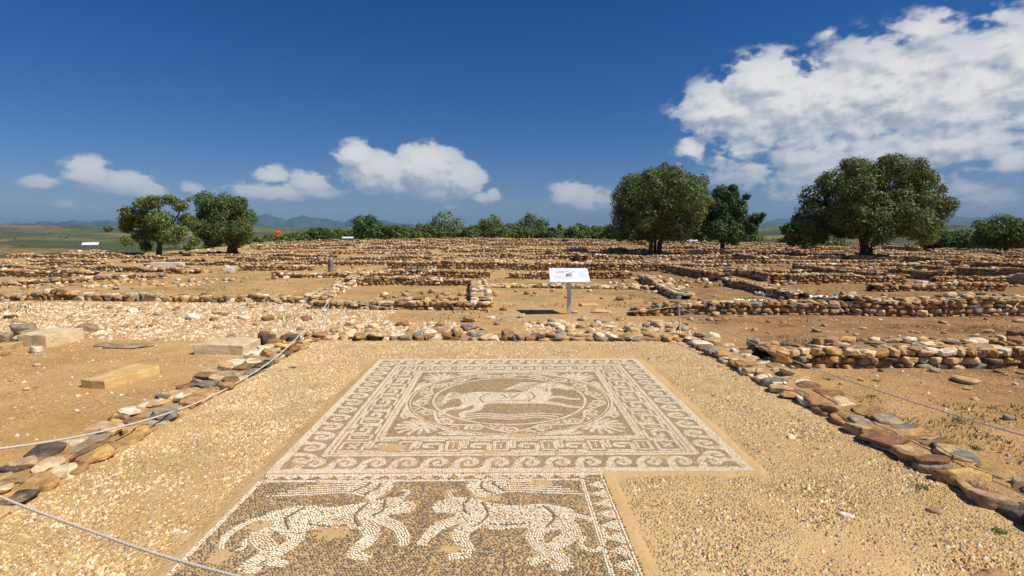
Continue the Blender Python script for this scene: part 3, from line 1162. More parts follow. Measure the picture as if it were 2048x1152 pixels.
WHITE = [(0.80, 0.735, 0.60), (0.78, 0.70, 0.54), (0.82, 0.77, 0.66), (0.74, 0.63, 0.45)]
DARK = [(0.17, 0.148, 0.102), (0.21, 0.175, 0.118), (0.14, 0.13, 0.10), (0.26, 0.20, 0.125), (0.35, 0.25, 0.14), (0.43, 0.30, 0.16)]
DARKM = [tuple(min(.6, c * 1.35) for c in q) for q in DARK]
TAN = [(0.50, 0.335, 0.17), (0.46, 0.31, 0.15), (0.36, 0.25, 0.14), (0.21, 0.18, 0.12), (0.16, 0.145, 0.105)]


def spline(pts, n=10):
    """Catmull-Rom through 2d points"""
    P_ = [Vector(p) for p in pts]
    out = []
    for i in range(len(P_) - 1):
        p0, p1, p2, p3 = P_[max(i - 1, 0)], P_[i], P_[i + 1], P_[min(i + 2, len(P_) - 1)]
        for k in range(n):
            t = k / n
            out.append(0.5 * ((2 * p1) + (p2 - p0) * t + (2 * p0 - 5 * p1 + 4 * p2 - p3) * t * t + (3 * p1 - p0 - 3 * p2 + p3) * t ** 3))
    out.append(P_[-1])
    return [(v.x, v.y) for v in out]


def spiral(cx, cy, r0, r1, a0, turns, n=40):
    return [(cx + (r0 + (r1 - r0) * k / n) * math.cos(a0 + turns * 2 * math.pi * k / n), cy + (r0 + (r1 - r0) * k / n) * math.sin(a0 + turns * 2 * math.pi * k / n)) for k in range(n + 1)]


def build_mosaic():
    mcx, mcy = (MX0 + MX1) / 2, (MY0 + MY1) / 2
    H = (MX1 - MX0) / 2
    root = thing('pebble_mosaic', 'black and white pebble mosaic floor with a round medallion and a winged beast panel', 'mosaic', (mcx, mcy, 0.02))
    zb = 0.034
    org = (mcx, mcy, 0.02)
    main = sheet('main_panel', MX0 - .10 - mcx, MX1 + .12 - mcx, MY0 - .07 - mcy, MY1 + .08 - mcy, zb - .02, 60, 60, M_MORTAR, jag=0.05, amp=0.0007, seed=1, parent=root)
    thr = sheet('threshold_panel', TX0 - .10 - mcx, TX1 + .10 - mcx, TY0 - mcy, TY1 - .02 - mcy, zb - .0235, 45, 45, M_MORTAR, jag=0.04, amp=0.0007, seed=2, parent=root)
    # ---------------- main panel, drawn in local coordinates -1.76..1.76
    pk = Pebbles(0.016)
    r = 0.0068
    pk.loss = [(-0.95, -1.30, 0.10, 1.5), (-0.2, -1.42, .05, 2.0), (1.15, -1.52, .05, 1.8), (0.1, -1.06, .07, 2.2), (-1.4, -0.9, .05, 1), (0.55, 1.2, .05, 1.5), (-1.6, -1.62, .04, 1.6), (0.9, 0.2, .04, 1.2)]
    rot = [lambda x, y: (x, y), lambda x, y: (-y, x), lambda x, y: (-x, -y), lambda x, y: (y, -x)]
    # dog-wave border: 15 crests each side, curling inwards
    nw = 14
    per = (2 * H - 0.30) / nw
    for side in range(4):
        T_ = rot[side]
        for k in range(5):
            o = H - r - k * 2 * r
            pk.stroke('wave_border', [T_(-o, -o), T_(o, -o)], 1, r, WHITE)
        for i in range(nw):
            bx = -H + 0.15 + i * per
            yb = -H + 0.045
            # white crest: rises from the base, curls over to the right and rolls in
            c = (bx + per * 0.58, yb + 0.115)
            crest = spline([(bx + per * 0.0, yb - 0.01), (bx + per * 0.20, yb + 0.045), (bx + per * 0.22, yb + 0.13), (bx + per * 0.48, yb + 0.205), (bx + per * 0.80, yb + 0.165), (bx + per * 0.80, yb + 0.095), (bx + per * 0.60, yb + 0.075), (bx + per * 0.52, yb + 0.12), (bx + per * 0.62, yb + 0.135)], 7)
            pk.stroke('wave_border', [T_(*p) for p in crest], 5, r, WHITE, taper=3)
            fillp = [(bx - per * .10, yb - .012), (bx + per * .42, yb - .012), (bx + per * .30, yb + .035), (bx + per * .26, yb + .09), (bx + per * .12, yb + .06)]
            pk.fill('wave_border', [T_(*p) for p in fillp], r, WHITE)
            # a dark line under the roll
    # frame lines and meander
    for off, rows in ((0.312, 3), (0.355, 2), (0.640, 2), (0.678, 3)):
        o = H - off
        pk.stroke('frame_line', [(-o, -o), (o, -o), (o, o), (-o, o)], rows, r, WHITE, closed=True)
    b0, b1 = 0.385, 0.605
    nm = 6
    o0 = H - b0
    o1 = H - b1
    mid_len = 2 * (H - (b0 + b1) / 2)
    for side in range(4):
        T_ = rot[side]
        wd = b1 - b0
        unit = (2 * o1) / nm
        for i in range(nm):
            ux = -o1 + i * unit
            ylo, yhi = -o0, -o1
            w1 = unit * 0.56
            # swastika-key path
            key = [(ux, ylo), (ux + w1 * .98, ylo), (ux + w1 * .98, ylo + wd * .66), (ux + w1 * .36, ylo + wd * .66), (ux + w1 * .36, ylo + wd * .36), (ux + w1 * .66, ylo + wd * .36)]
            pk.stroke('meander_band', [T_(*p) for p in key], 3, r, WHITE)
            key2 = [(ux, yhi), (ux, ylo + wd * .33), (ux + w1 * .14, ylo + wd * .33), (ux + w1 * .14, yhi), (ux + w1 * 1.02, yhi)]
            pk.stroke('meander_band', [T_(*p) for p in key2], 2, r, WHITE)
            # framed cross box
            xa, xb = ux + unit * .66, ux + unit * .93
            pk.stroke('meander_band', [T_(xa, ylo + .02), T_(xb, ylo + .02), T_(xb, yhi - .02), T_(xa, yhi - .02)], 2, r, WHITE, closed=True)
            m = .05
            pk.stroke('meander_band', [T_(xa + m, ylo + .02 + m), T_(xb - m, yhi - .02 - m)], 1, r, WHITE)
            pk.stroke('meander_band', [T_(xa + m, yhi - .02 - m), T_(xb - m, ylo + .02 + m)], 1, r, WHITE)
        # corner boxes
        cxa = -o0 + .01
        pk.stroke('meander_band', [T_(cxa, -o0 + .01), T_(-o1 - .03, -o0 + .01), T_(-o1 - .03, -o1 - .03), T_(cxa, -o1 - .03)], 2, r, WHITE, closed=True)
        pk.stroke('meander_band', [T_(cxa + .06, -o0 + .07), T_(-o1 - .08, -o1 - .08)], 2, r, WHITE)
        pk.stroke('meander_band', [T_(cxa + .06, -o1 - .08), T_(-o1 - .08, -o0 + .07)], 2, r, WHITE)
    # medallion rings
    RO, RI = 1.062, 0.790

    def ring(rad, n=160):
        return [(rad * math.cos(2 * math.pi * k / n), rad * math.sin(2 * math.pi * k / n)) for k in range(n)]
    pk.stroke('medallion_ring', ring(RO), 2, r, WHITE, closed=True)
    pk.stroke('medallion_ring', ring(RO - .035), 1, r, WHITE, closed=True)
    pk.stroke('medallion_ring', ring(RI), 2, r, WHITE, closed=True)
    # running vine scroll
    ns = 18
    rm = (RO + RI) / 2 - .012
    for i in range(ns):
        a = 2 * math.pi * (i + .5) / ns
        sgn = 1 if i % 2 else -1
        c = (rm * math.cos(a), rm * math.sin(a))
        pts = spiral(c[0], c[1], .088, .018, a + (math.pi if sgn > 0 else 0) + 0.6 * sgn, 1.6 * sgn, 46)
        pk.stroke('vine_scroll', pts, 3, r, WHITE, taper=2)
        a2 = a + math.pi / ns
        pk.stroke('vine_scroll', spline([(rm * math.cos(a) + sgn * .08 * math.cos(a), rm * math.sin(a) + sgn * .08 * math.sin(a)), (rm * math.cos(a2), rm * math.sin(a2)), ((rm - sgn * .08) * math.cos(a2 + math.pi / ns), (rm - sgn * .08) * math.sin(a2 + math.pi / ns))], 8), 2, r, WHITE)
        for t in (-.045, .045):
            aa = a2 + t
            pk.stroke('vine_scroll', [((rm + sgn * .085) * math.cos(aa), (rm + sgn * .085) * math.sin(aa)), ((rm + sgn * .035) * math.cos(a2), (rm + sgn * .035) * math.sin(a2))], 2, r, WHITE)
    # corner palmettes
    for q in range(4):
        T_ = rot[q]
        c = (-0.90, -0.90)
        base = (-0.80, -0.80)
        for k in range(9):
            a = R(225 + (k - 4) * 24)
            ln = .25 - .016 * abs(k - 4)
            tip = (base[0] + ln * math.cos(a), base[1] + ln * math.sin(a))
            mid_ = (base[0] + ln * .6 * math.cos(a + .10 * (k - 4) / 4), base[1] + ln * .6 * math.sin(a + .10 * (k - 4) / 4))
            pk.stroke('corner_palmette' + str(q), [T_(*p) for p in spline([(base[0] + .03 * math.cos(a), base[1] + .03 * math.sin(a)), mid_, tip], 6)], 3, r, WHITE)
        for s_ in (0, 1):
            f = (lambda x, y: (x, y)) if s_ == 0 else (lambda x, y: (y, x))
            tend = spline([(-.80, -.78), (-.62, -.86), (-.48, -1.00), (-.30, -1.035)], 8)
            pk.stroke('corner_palmette' + str(q), [T_(*f(*p)) for p in tend], 3, r, WHITE)
            pk.stroke('corner_palmette' + str(q), [T_(*f(*p)) for p in spiral(-.56, -.985, .06, .015, 1.2, -1.3, 30)], 2, r, WHITE, taper=1)
            pk.stroke('corner_palmette' + str(q), [T_(*f(*p)) for p in spline([(-.99, -.62), (-.95, -.52), (-1.00, -.42), (-1.035, -.50), (-.99, -.62)], 6)], 2, r, WHITE)
    # a plain galloping horse in the medallion
    def HS(pts):
        return [(1.16 * p[0] - .01, 1.22 * p[1] - .10) for p in pts]
    for line in ([(.20, .26), (.24, .12), (.18, .0)], [(-.18, .22), (-.26, .10), (-.22, -.04)], [(.46, .49), (.44, .43)], [(-.06, .20), (0, .08), (.10, .20)], [(-.12, .0), (.06, .02), (.20, .02)], [(.30, .40), (.36, .36), (.36, .28)]):
        pk.stroke('inner_line', HS(spline(line, 8)), 1, r, DARK[:3])
    horse = spline([(-.44, .06), (-.42, .20), (-.28, .27), (-.10, .25), (.08, .24), (.18, .30), (.25, .42), (.34, .54), (.42, .57), (.46, .53), (.61, .42), (.635, .355), (.57, .325), (.47, .37), (.41, .35), (.40, .20), (.37, .04), (.26, -.06), (.05, -.07), (-.14, -.06), (-.24, -.11), (-.38, -.09), (-.44, .06)], 6)
    pk.fill('medallion_horse', HS(horse), r, WHITE)
    limbs = [([(.30, .04), (.44, .12), (.56, .05), (.64, .05)], 8), ([(.24, -.02), (.40, -.07), (.52, -.15), (.61, -.17)], 8), ([(-.34, .0), (-.40, -.16), (-.52, -.21), (-.57, -.33)], 9), ([(-.26, -.06), (-.27, -.22), (-.38, -.30), (-.37, -.42)], 9)]
    for pts, rows in limbs:
        pk.stroke('medallion_horse', HS(spline(pts, 8)), rows, r, WHITE, taper=4)
    for k in range(5):
        pk.stroke('medallion_horse', HS(spline([(-.42, .18 - .025 * k), (-.52, .25 - .05 * k), (-.58, .14 - .06 * k), (-.64, .12 - .065 * k)], 8)), 2, r, WHITE)
    for k in range(7):
        u = k / 6
        pk.stroke('medallion_horse', HS(spline([(.16 + .18 * u, .30 + .23 * u), (.06 + .17 * u, .36 + .21 * u), (-.04 + .16 * u, .33 + .22 * u)], 6)), 2, r, WHITE)
    for k in range(3):
        pk.stroke('medallion_horse', spline([(-.48 + .04 * k, -.53 - .055 * k), (-.25, -.49 - .055 * k), (0, -.54 - .055 * k), (.25, -.49 - .055 * k), (.50 - .05 * k, -.53 - .055 * k)], 8), 2, r, WHITE)
    pk.field('dark_ground', -H, H, -H, H, r * 1.02, DARKM + DARKM[:4] + TAN, tight=0.66)
    pk.field('dark_ground', -H, H, -H, H, r * .74, DARKM[:5], tight=0.68)
    for part in list(pk.parts):
        nm_ = 'corner_palmette' if part.startswith('corner_palmette') else part
        ob = pk.build(part, nm_, main, zb - .0188, (0, 0, 0), 0.55, fine=False)
    # ---------------- threshold panel, world x,y minus centre
    p2 = Pebbles(0.024)
    ox, oy = mcx, mcy

    def W(x, y):
        return (x - ox, y - oy)
    p2.loss = [(-1.0 - ox, 2.98 - oy, .085, 1.4), (-0.28 - ox, 2.80 - oy, .05, 1.6), (-1.45 - ox, 3.05 - oy, .06, 1.5), (0.25 - ox, 3.58 - oy, .05, 1.8), (-.1 - ox, 3.36 - oy, .05, 2), (-1.52 - ox, 2.75 - oy, .09, .9), (-1.45 - ox, 2.3 - oy, .10, 1.2)]
    rb = 0.0080
    xl, xr, yt = TX0 + .03, TX1 - .03, TY1 - .035
    p2.stroke('border_line', [W(xl, TY0), W(xl, yt - .09), W(xr - .15, yt - .09), W(xr - .15, TY0)], 2, rb, WHITE)
    p2.stroke('border_line', [W(xl, yt), W(xr, yt)], 2, rb, WHITE)
    p2.stroke('border_line', [W(xr, yt), W(xr, TY0)], 1, rb, WHITE)
    n = 19
    for i in range(n):
        x = xl + .06 + (xr - xl - .2) * i / (n - 1)
        p2.fill('triangle_border', [W(x - .055, yt - .015), W(x + .055, yt - .015), W(x, yt - .075)], rb * .8, WHITE)
    for i in range(17):
        y = yt - .17 - .13 * i
        p2.fill('triangle_border', [W(xr - .015, y - .06), W(xr - .015, y + .06), W(xr - .125, y)], rb * .85, WHITE)

    def beast(part, f):
        """a plain winged long-tailed animal; f maps design coordinates to the panel"""
        for line in ([(.20, .54), (.14, .44), (.20, .34)], [(.60, .58), (.56, .46), (.62, .36)], [(.30, .38), (.44, .36), (.54, .37)], [(.84, .60), (.86, .58)], [(.70, .62), (.72, .52), (.68, .46)], [(.46, .72), (.54, .80), (.52, .86)], [(.54, .68), (.62, .76), (.60, .86)]):
            p2.stroke('inner_line', [f(*p) for p in spline(line, 6)], 1, rb, DARK[:3])
        body = spline([(0.10, .34), (.00, .42), (.02, .50), (.18, .56), (.40, .545), (.60, .60), (.74, .64), (.84, .62), (.92, .56), (.90, .49), (.80, .47), (.72, .44), (.66, .36), (.50, .32), (.34, .33), (.22, .28), (.10, .34)], 6)
        p2.fill(part, [f(*p) for p in body], rb, WHITE)
        for pts, rows, tp in [([(.10, .42), (.06, .28), (.18, .16), (.12, .04), (.20, .02)], 9, 4), ([(.22, .38), (.28, .24), (.22, .10), (.32, .06)], 8, 4), ([(.62, .40), (.72, .28), (.66, .14), (.76, .10)], 8, 4), ([(.68, .44), (.84, .36), (.90, .28), (.93, .20)], 7, 4)]:
            p2.stroke(part, [f(*p) for p in spline(pts, 9)], rows, rb, WHITE, taper=tp)
        p2.stroke(part, [f(*p) for p in spline([(.04, .46), (-.08, .40), (-.13, .26), (-.06, .14), (.02, .18), (-.01, .25)], 9)], 3, rb, WHITE, taper=2)
        for k in range(8):       # wing feathers
            tip = (-.10 + .055 * k, .665 + .030 * k)
            p2.stroke(part, [f(*p) for p in spline([(.55 + .008 * k, .66 + .022 * k), (.42 + .008 * k, .70 + .024 * k), (.20 + .03 * k, .685 + .027 * k), tip], 8)], 1, rb * 1.05, WHITE)
        p2.fill(part, [f(*p) for p in spline([(.62, .60), (.50, .68), (.40, .76), (.50, .86), (.66, .86), (.72, .76), (.62, .60)], 6)], rb, WHITE)
        p2.stroke(part, [f(*p) for p in spline([(.80, .62), (.84, .70), (.80, .72)], 6)], 2, rb, WHITE)
    beast('winged_beast_a', lambda x, y: W(-1.46 + .97 * x, 2.60 + 1.22 * y))
    beast('winged_beast_b', lambda x, y: W(0.44 - .97 * x, 2.60 + 1.22 * y))
    p2.field('dark_ground', TX0 - ox + .012, TX1 - ox - .012, TY0 - oy, TY1 - oy - .012, rb * 1.06, DARKM + DARK[:4] + TAN, drop=0.04, tight=0.76)
    for part in list(p2.parts):
        p2.build(part, part[:-2] if part.startswith('winged') else part, thr, zb - .0192, (0, 0, 0), 0.34)
    return root


build_mosaic()


# ------------------------------------------------------------------ cut blocks, slabs, loose stones
M_LIME = limestone_mat('pale_limestone', (0.52, 0.40, 0.23), (0.67, 0.56, 0.37))
M_POROS = limestone_mat('yellow_poros', (0.50, 0.34, 0.14), (0.64, 0.47, 0.22))
M_SLAB = limestone_mat('white_slab', (0.58, 0.53, 0.45), (0.70, 0.66, 0.60))


def block(name, label, cat, x, y, sx, sy, sz, rz, mat, seed, bevel=0.014, tilt=0.0, z=None, group=None):
    x = SX(x, y)
    me = bevel_box(name, sx, sy, sz + 0.03, bevel, 2, 0.011, 3, seed)
    o = link(name, me, mat, loc=(x, y, (hz(x, y) if z is None else z) - 0.03))
    o.rotation_euler = (tilt, tilt * .5, rz)
    return tag(o, label, cat, group)


block('limestone_block', 'weathered squared limestone block beside the heap of stones at the left', 'block', -7.25, 8.75, 0.50, 0.66, 0.19, R(-7), M_LIME, 1)
block('limestone_block', 'squared limestone block abutting the left mosaic wall', 'block', -4.02, 7.98, 0.74, 0.52, 0.15, R(-2), M_LIME, 2)
block('poros_block', 'small yellow cut block lying alone on the bare earth', 'block', -4.52, 6.42, 0.34, 0.72, 0.10, R(-14), M_POROS, 3, tilt=0.02)
block('stone_slab', 'flat yellow slab on the grass right behind the sign post', 'slab', 2.25, 13.1, 0.42, 0.30, 0.05, R(10), M_POROS, 4, tilt=0.05)
block('stone_slab', 'flat yellow slab on the earth to the right of the sign post', 'slab', 2.35, 12.0, 0.40, 0.28, 0.05, R(-20), M_POROS, 5, tilt=0.05)
block('marble_slab', 'long white slab lying on the tumbled stones at the left', 'slab', -17.8, 29.4, 1.5, 0.6, 0.22, R(8), M_SLAB, 6)
block('marble_block', 'small pinkish white block standing in the bare trampled yard', 'block', -12.3, 25.0, 0.36, 0.34, 0.24, R(15), M_SLAB, 7)
block('marble_block', 'small white squared block in a bare room at the right', 'block', 13.9, 17.4, 0.30, 0.28, 0.20, R(20), M_SLAB, 8)


def boulder(name, label, cat, x, y, dims, rz, col, proto, group=None, sink=0.25, z=None, tilt=(0, 0)):
    o = bpy.data.objects.new(name, proto)
    COL.objects.link(o)
    o.location = (x, y, (hz(x, y) if z is None else z) + dims[2] * (0.5 - sink))
    o.scale = dims
    o.rotation_euler = (tilt[0], tilt[1], rz)
    o.color = (*col, 1)
    return tag(o, label, cat, group)


boulder('boulder', 'large brown boulder lying on red earth at the end of the cobbled cross wall', 'boulder', 8.05, 8.1, (.5, .45, .36), .3, (.30, .18, .09), PROTO_HI[2])
boulder('boulder', 'big grey flat boulder topping the foundations at the right', 'boulder', 18.6, 18.8, (1.3, .9, .45), .2, (.33, .28, .2), PROTO_HI[5], sink=.1)
boulder('boulder', 'brown flat boulder sunk in the gravel floor by the right mosaic wall', 'boulder', 2.35, 2.38, (.34, .20, .12), .5, (.36, .22, .12), PROTO_HI[7], sink=.35, z=.02)
boulder('boulder', 'pale grey stone half buried in the gravel floor', 'boulder', 1.62, 2.42, (.15, .11, .07), .2, (.55, .48, .36), PROTO_HI[9], sink=.3, z=.02)
# heap at the far left
for i, (x, y, d, c) in enumerate([(-7.9, 9.0, (.42, .34, .20), (.40, .33, .22)), (-7.75, 8.65, (.30, .26, .16), (.62, .54, .40)), (-8.15, 8.75, (.40, .30, .22), (.30, .25, .17)), (-7.65, 8.3, (.34, .26, .13), (.50, .36, .18)), (-7.0, 8.02, (.22, .18, .13), (.66, .60, .48)),
                                 (-7.7, 9.45, (.4, .30, .18), (.50, .38, .23)), (-7.3, 7.75, (.26, .2, .08), (.42, .26, .12)), (-8.3, 9.3, (.44, .36, .26), (.26, .23, .18)), (-7.6, 9.75, (.36, .3, .2), (.28, .2, .12))]):
    boulder('heap_stone', colour_word(c) + ' rounded stone of the loose heap beside the weathered limestone block', 'stone', x, y, d, i * 1.3, c, PROTO_HI[i % 16], 'stones heaped by the limestone block')
for i, (x, y, d, c) in enumerate([(-3.72, 8.42, (.24, .2, .17), (.12, .10, .08)), (-3.5, 8.62, (.22, .2, .15), (.26, .13, .08)), (-3.86, 8.55, (.2, .2, .2), (.22, .12, .07)), (-3.35, 8.5, (.26, .2, .14), (.10, .10, .10)), (-3.55, 8.25, (.24, .16, .12), (.30, .17, .09))]):
    boulder('heap_stone', 'dark red brown stone stacked behind the block at the left room corner', 'stone', x, y, d, i * 1.7, c, PROTO_HI[(i + 4) % 16], 'dark stones stacked at the room corner', z=.06)
for (x, y, d, rz) in [(-5.85, 8.35, (.70, .30, .07), .1), (-6.3, 8.5, (.34, .26, .06), .5)]:
    boulder('flat_stone', 'flat grey stone flush with the bare earth between the limestone blocks', 'stone', x, y, d, rz, (.34, .27, .18), PROTO_HI[3], 'flat stones between the blocks', sink=.45)


def loose(label, group, n, area, size, bias, name='loose_stone', need=None, sink=0.28):
    k = 0
    tries = 0
    while k < n and tries < n * 40:
        tries += 1
        x, y = rng.uniform(area[0], area[1]), rng.uniform(area[2], area[3])
        if abs(x) > y * 0.98 + 0.5 or (need and not need(x, y)):
            continue
        s = size * math.exp(rng.normal(0, 0.35))
        col = stone_colour(bias)[0]
        boulder(name, colour_word(col) + ' ' + label, 'stone', x, y, (s, s * rng.uniform(.6, .95), s * rng.uniform(.3, .65)), rng.uniform(0, 6.28), col, PROTO_MID[int(rng.integers(len(PROTO_MID)))], group, sink, tilt=(rng.normal(0, .15), rng.normal(0, .15)))
        k += 1


loose('loose rubble stone on the pale terrace left behind the mosaic room', 'loose stones on the pale terrace', 90, (-14, -3.3, 8.8, 13.6), 0.12, PALE, need=lambda x, y: y > 8.9 + 0.05 * abs(x) and not (x < -6.4 and y < 10))
loose('loose stone tumbled just behind the back wall of the mosaic room', 'tumbled stones behind the mosaic room', 80, (-3.2, 3.6, 9.05, 10.5), 0.17, PALE, need=lambda x, y: not (-.3 < x < .9) or y > 10.2)
loose('loose stone lying on the red earth at the right', 'loose stones on the red earth', 60, (3.9, 14, 4.2, 11.2), 0.10, BROWN, need=lambda x, y: not (6.7 < y < 7.8))
loose('loose stone lying on the earth around the sign post', 'loose stones around the sign', 40, (-1, 5, 10.6, 17), 0.14, PALE)
loose('small stone lying on the bare earth left of the mosaic wall', 'small stones on the bare earth', 30, (-8, -3.9, 4.6, 8.2), 0.06, PALE)
loose('loose stone lying in the bare yard or grassy room further back', 'loose stones in the yards', 60, (-14, 12, 13.5, 26), 0.16, PAL_W)
loose('small stone embedded in the gravel floor of the mosaic room', 'small stones in the gravel floor', 26, (-2.9, 2.9, 2.3, 8.4), 0.045, PALE, need=lambda x, y: not (-1.85 < x < 2.05 and y < 7.5), sink=.2)


# ------------------------------------------------------------------ rope barrier
M_POST = plain('painted_post', (0.62, 0.61, 0.58), 0.5, 0.0, 0.12, 14)


def rope_mat():
    m, T, b = new_mat('rope')
    uvw = wpos(T)
    n = T.noise(uvw, 60, 3)
    T.put(b.inputs['Base Color'], T.mix(n, (0.42, 0.36, 0.30), (0.68, 0.64, 0.58)))
    b.inputs['Roughness'].default_value = 0.85
    wv = T.new('ShaderNodeTexWave', bands_direction='DIAGONAL')
    T.put(wv.inputs[0], uvw)
    wv.inputs[1].default_value = 45
    bump(T, b, wv.outputs[1], 0.4, 0.002)
    return m


M_ROPE = rope_mat()


def barrier_post(label, x, y, top, h):
    x = SX(x, y)
    z0 = hz(x, y)
    root = thing('barrier_post', label, 'post', (x, y, z0), 'thin posts of the rope barrier')
    V, F = tube([(0, 0, -.12), (top[0] * .5, top[1] * .5, h * .5), (top[0], top[1], h)], [.013, .013, .012], 8)
    link('pole', py_mesh('pole', V, F), M_POST, root)
    t = Vector((top[0], top[1], h))
    ringp = [t + Vector((0.024 * math.cos(a), 0, 0.024 * math.sin(a) + .012)) for a in np.linspace(0, 2 * math.pi, 17)]
    V, F = tube(ringp, [.0045] * 17, 6, close=False)
    link('rope_eye', py_mesh('rope_eye', V, F), M_POST, root)
    return Vector((x, y, z0)) + t


pA = barrier_post('thin leaning rope post at the left back corner of the mosaic room', -3.02, 9.15, (0.12, .18, 0), 0.62)
pB = barrier_post('thin upright rope post at the right back corner of the mosaic room', 3.12, 9.02, (-.03, .02, 0), 0.52)
pC = barrier_post('thin rope post at the left front corner of the mosaic room', -3.08, 2.80, (0, 0, 0), 0.56)
pD = barrier_post('thin rope post at the right front corner of the mosaic room', 3.75, 1.9, (0, 0, 0), 0.52)
pE = barrier_post('thin rope post before the threshold panel of the mosaic', 0.40, 1.48, (0, 0, 0), 0.50)


def rope(label, a, b, sag, rad=0.0085):
    n = 40
    pts = []
    for k in range(n + 1):
        t = k / n
        p = a.lerp(b, t)
        p.z -= sag * 4 * t * (1 - t) - .012
        p.x += 0.006 * math.sin(t * 23)
        pts.append(p - a)
    V, F = tube(pts, [rad] * len(pts), 8)
    o = link('rope', py_mesh('rope', V, F), M_ROPE, loc=a)
    return tag(o, label, 'rope', 'ropes of the barrier')


rope('sagging white rope along the left mosaic wall', pA, pC, 0.555, 0.0075)
rope('sagging white rope across the back of the mosaic room between two posts', pA, pB, 0.24, 0.006)
rope('thin grey rope along the right mosaic wall', pB, pD, 0.22, 0.006)
rope('white rope crossing in front of the threshold panel', pC, pE, 0.14, 0.0065)


# ------------------------------------------------------------------ information boards
M_BOARD = plain('white_board', (0.70, 0.75, 0.86), 0.35, 0, 0.03, 6)
M_FRAME = plain('grey_frame', (0.52, 0.54, 0.57), 0.45, 0.2, 0.06, 9)
M_PRINT = plain('grey_print', (0.56, 0.58, 0.64), 0.6)
M_PLAN = [plain('plan_' + str(i), c, 0.6) for i, c in enumerate([(0.58, 0.52, 0.26), (0.44, 0.54, 0.42), (0.52, 0.60, 0.64), (0.46, 0.48, 0.52)])]


def quad_strip(rects, z):
    V, F = [], []
    for (x0, y0, x1, y1) in rects:
        o = len(V)
        V += [(x0, y0, z), (x1, y0, z), (x1, y1, z), (x0, y1, z)]
        F.append((o, o + 1, o + 2, o + 3))
    return V, F


def info_board(label, x, y, rz, hp=0.74, w=0.86, d=0.60, tilt=26, full=True, z=None):
    x = SX(x, y)
    z0 = hz(x, y) if z is None else z
    root = thing('information_board', label, 'sign', (x, y, z0), 'lectern signs on the site', rz)
    link('post', bevel_box('post', .085, .085, hp + .30, .006, 2), M_FRAME, root, (0, 0, -.15))
    plate = link('panel', bevel_box('panel', w, d, .022, .004, 2), M_BOARD, root, (0, -0.02, hp))
    plate.rotation_euler = (R(tilt), 0, 0)
    plate.location = (0, 0.02, hp + .10)
    link('bracket', bevel_box('bracket', .16, .16, .05, .006, 2), M_FRAME, root, (0, 0, hp + .06)).rotation_euler = (R(tilt), 0, 0)
    if full:
        r = random.Random(5)
        lines = [(-.37 * w / .84, .215, .05, .228), (-.37, .195, .02, .202)]
        for k in range(9):
            lines.append((.20, .14 - k * .030, .20 + r.uniform(.12, .18), .146 - k * .030))
        for k in range(7):
            lines.append((-.34, -.035 - k * .024, -.34 + r.uniform(.28, .46), -.030 - k * .024))
        V, F = quad_strip(lines, .0235)
        link('printed_text', py_mesh('printed_text', V, F, False), M_PRINT, plate)
        for k in range(4):
            rc = []
            for j in range(9):
                cx, cy = -.30 + r.random() * .38, .05 + r.random() * .10
                rc.append((cx, cy, cx + r.uniform(.02, .07), cy + r.uniform(.012, .035)))
            V, F = quad_strip(rc, .0236 + k * .0004)
            link('site_plan', py_mesh('site_plan', V, F, False), M_PLAN[k], plate)


info_board('white lectern information board with a printed site plan, standing behind the mosaic room', 1.58, 11.75, R(-2))
info_board('white tilted information board beyond the walls beside the left trees', -29.0, 39.0, R(32), 0.88, 0.95, .60, 16, False)
info_board('white information board among the far foundations near the person', -17.0, 62.0, R(10), 0.8, 1.2, .7, 13, False)
info_board('white information board beneath the round olive tree', 20.3, 56.0, R(-12), 0.8, 1.1, .7, 13, False)


# ------------------------------------------------------------------ weathered post, white sheets
def build_stump():
    p = lay(661, 549)
    root = thing('weathered_post', 'weathered grey wooden post standing beside the pale wall', 'post', p)
    n, m = 14, 18
    V = []
    for i in range(n):
        t = i / (n - 1)
        for j in range(m):
            a = 2 * math.pi * j / m
            rr = (.135 - .035 * t) * (1 + .12 * math.sin(5 * a + 1) + .07 * math.sin(9 * a + t * 2)) + (.03 if i == 0 else 0)
            V.append((rr * math.cos(a) + .03 * t, rr * math.sin(a), -.06 + .72 * t + (.05 * math.sin(3 * a) if i == n - 1 else 0)))
    V.append((.03, 0, .64))
    F = [tuple(f) for f in grid_faces(n, m, True)[:, ::-1]] + [((n - 1) * m + j, (n - 1) * m + (j + 1) % m, n * m) for j in range(m)]
    mt, T, b = new_mat('weathered_wood')
    q = T.vmath('MULTIPLY', wpos(T), (1, 1, .12))
    nz = T.noise(q, 30, 6, .65)
    T.put(b.inputs['Base Color'], T.cramp(nz, [(.35, (.09, .07, .055)), (.55, (.24, .20, .16)), (.7, (.36, .31, .26))]))
    b.inputs['Roughness'].default_value = .95
    bump(T, b, nz, 1, .02)
    link('trunk', py_mesh('trunk', V, F), mt, root)
    V, F = [], []
    kn = [Vector((.03, -.06, .66)) + Vector((.06 * math.cos(a), .02 * math.sin(a), .05 * math.sin(a))) for a in np.linspace(0, 2 * math.pi, 15)]
    V, F = tube(kn, [.018] * 15, 6, False)
    link('tied_cord', py_mesh('tied_cord', V, F), M_ROPE, root)


build_stump()


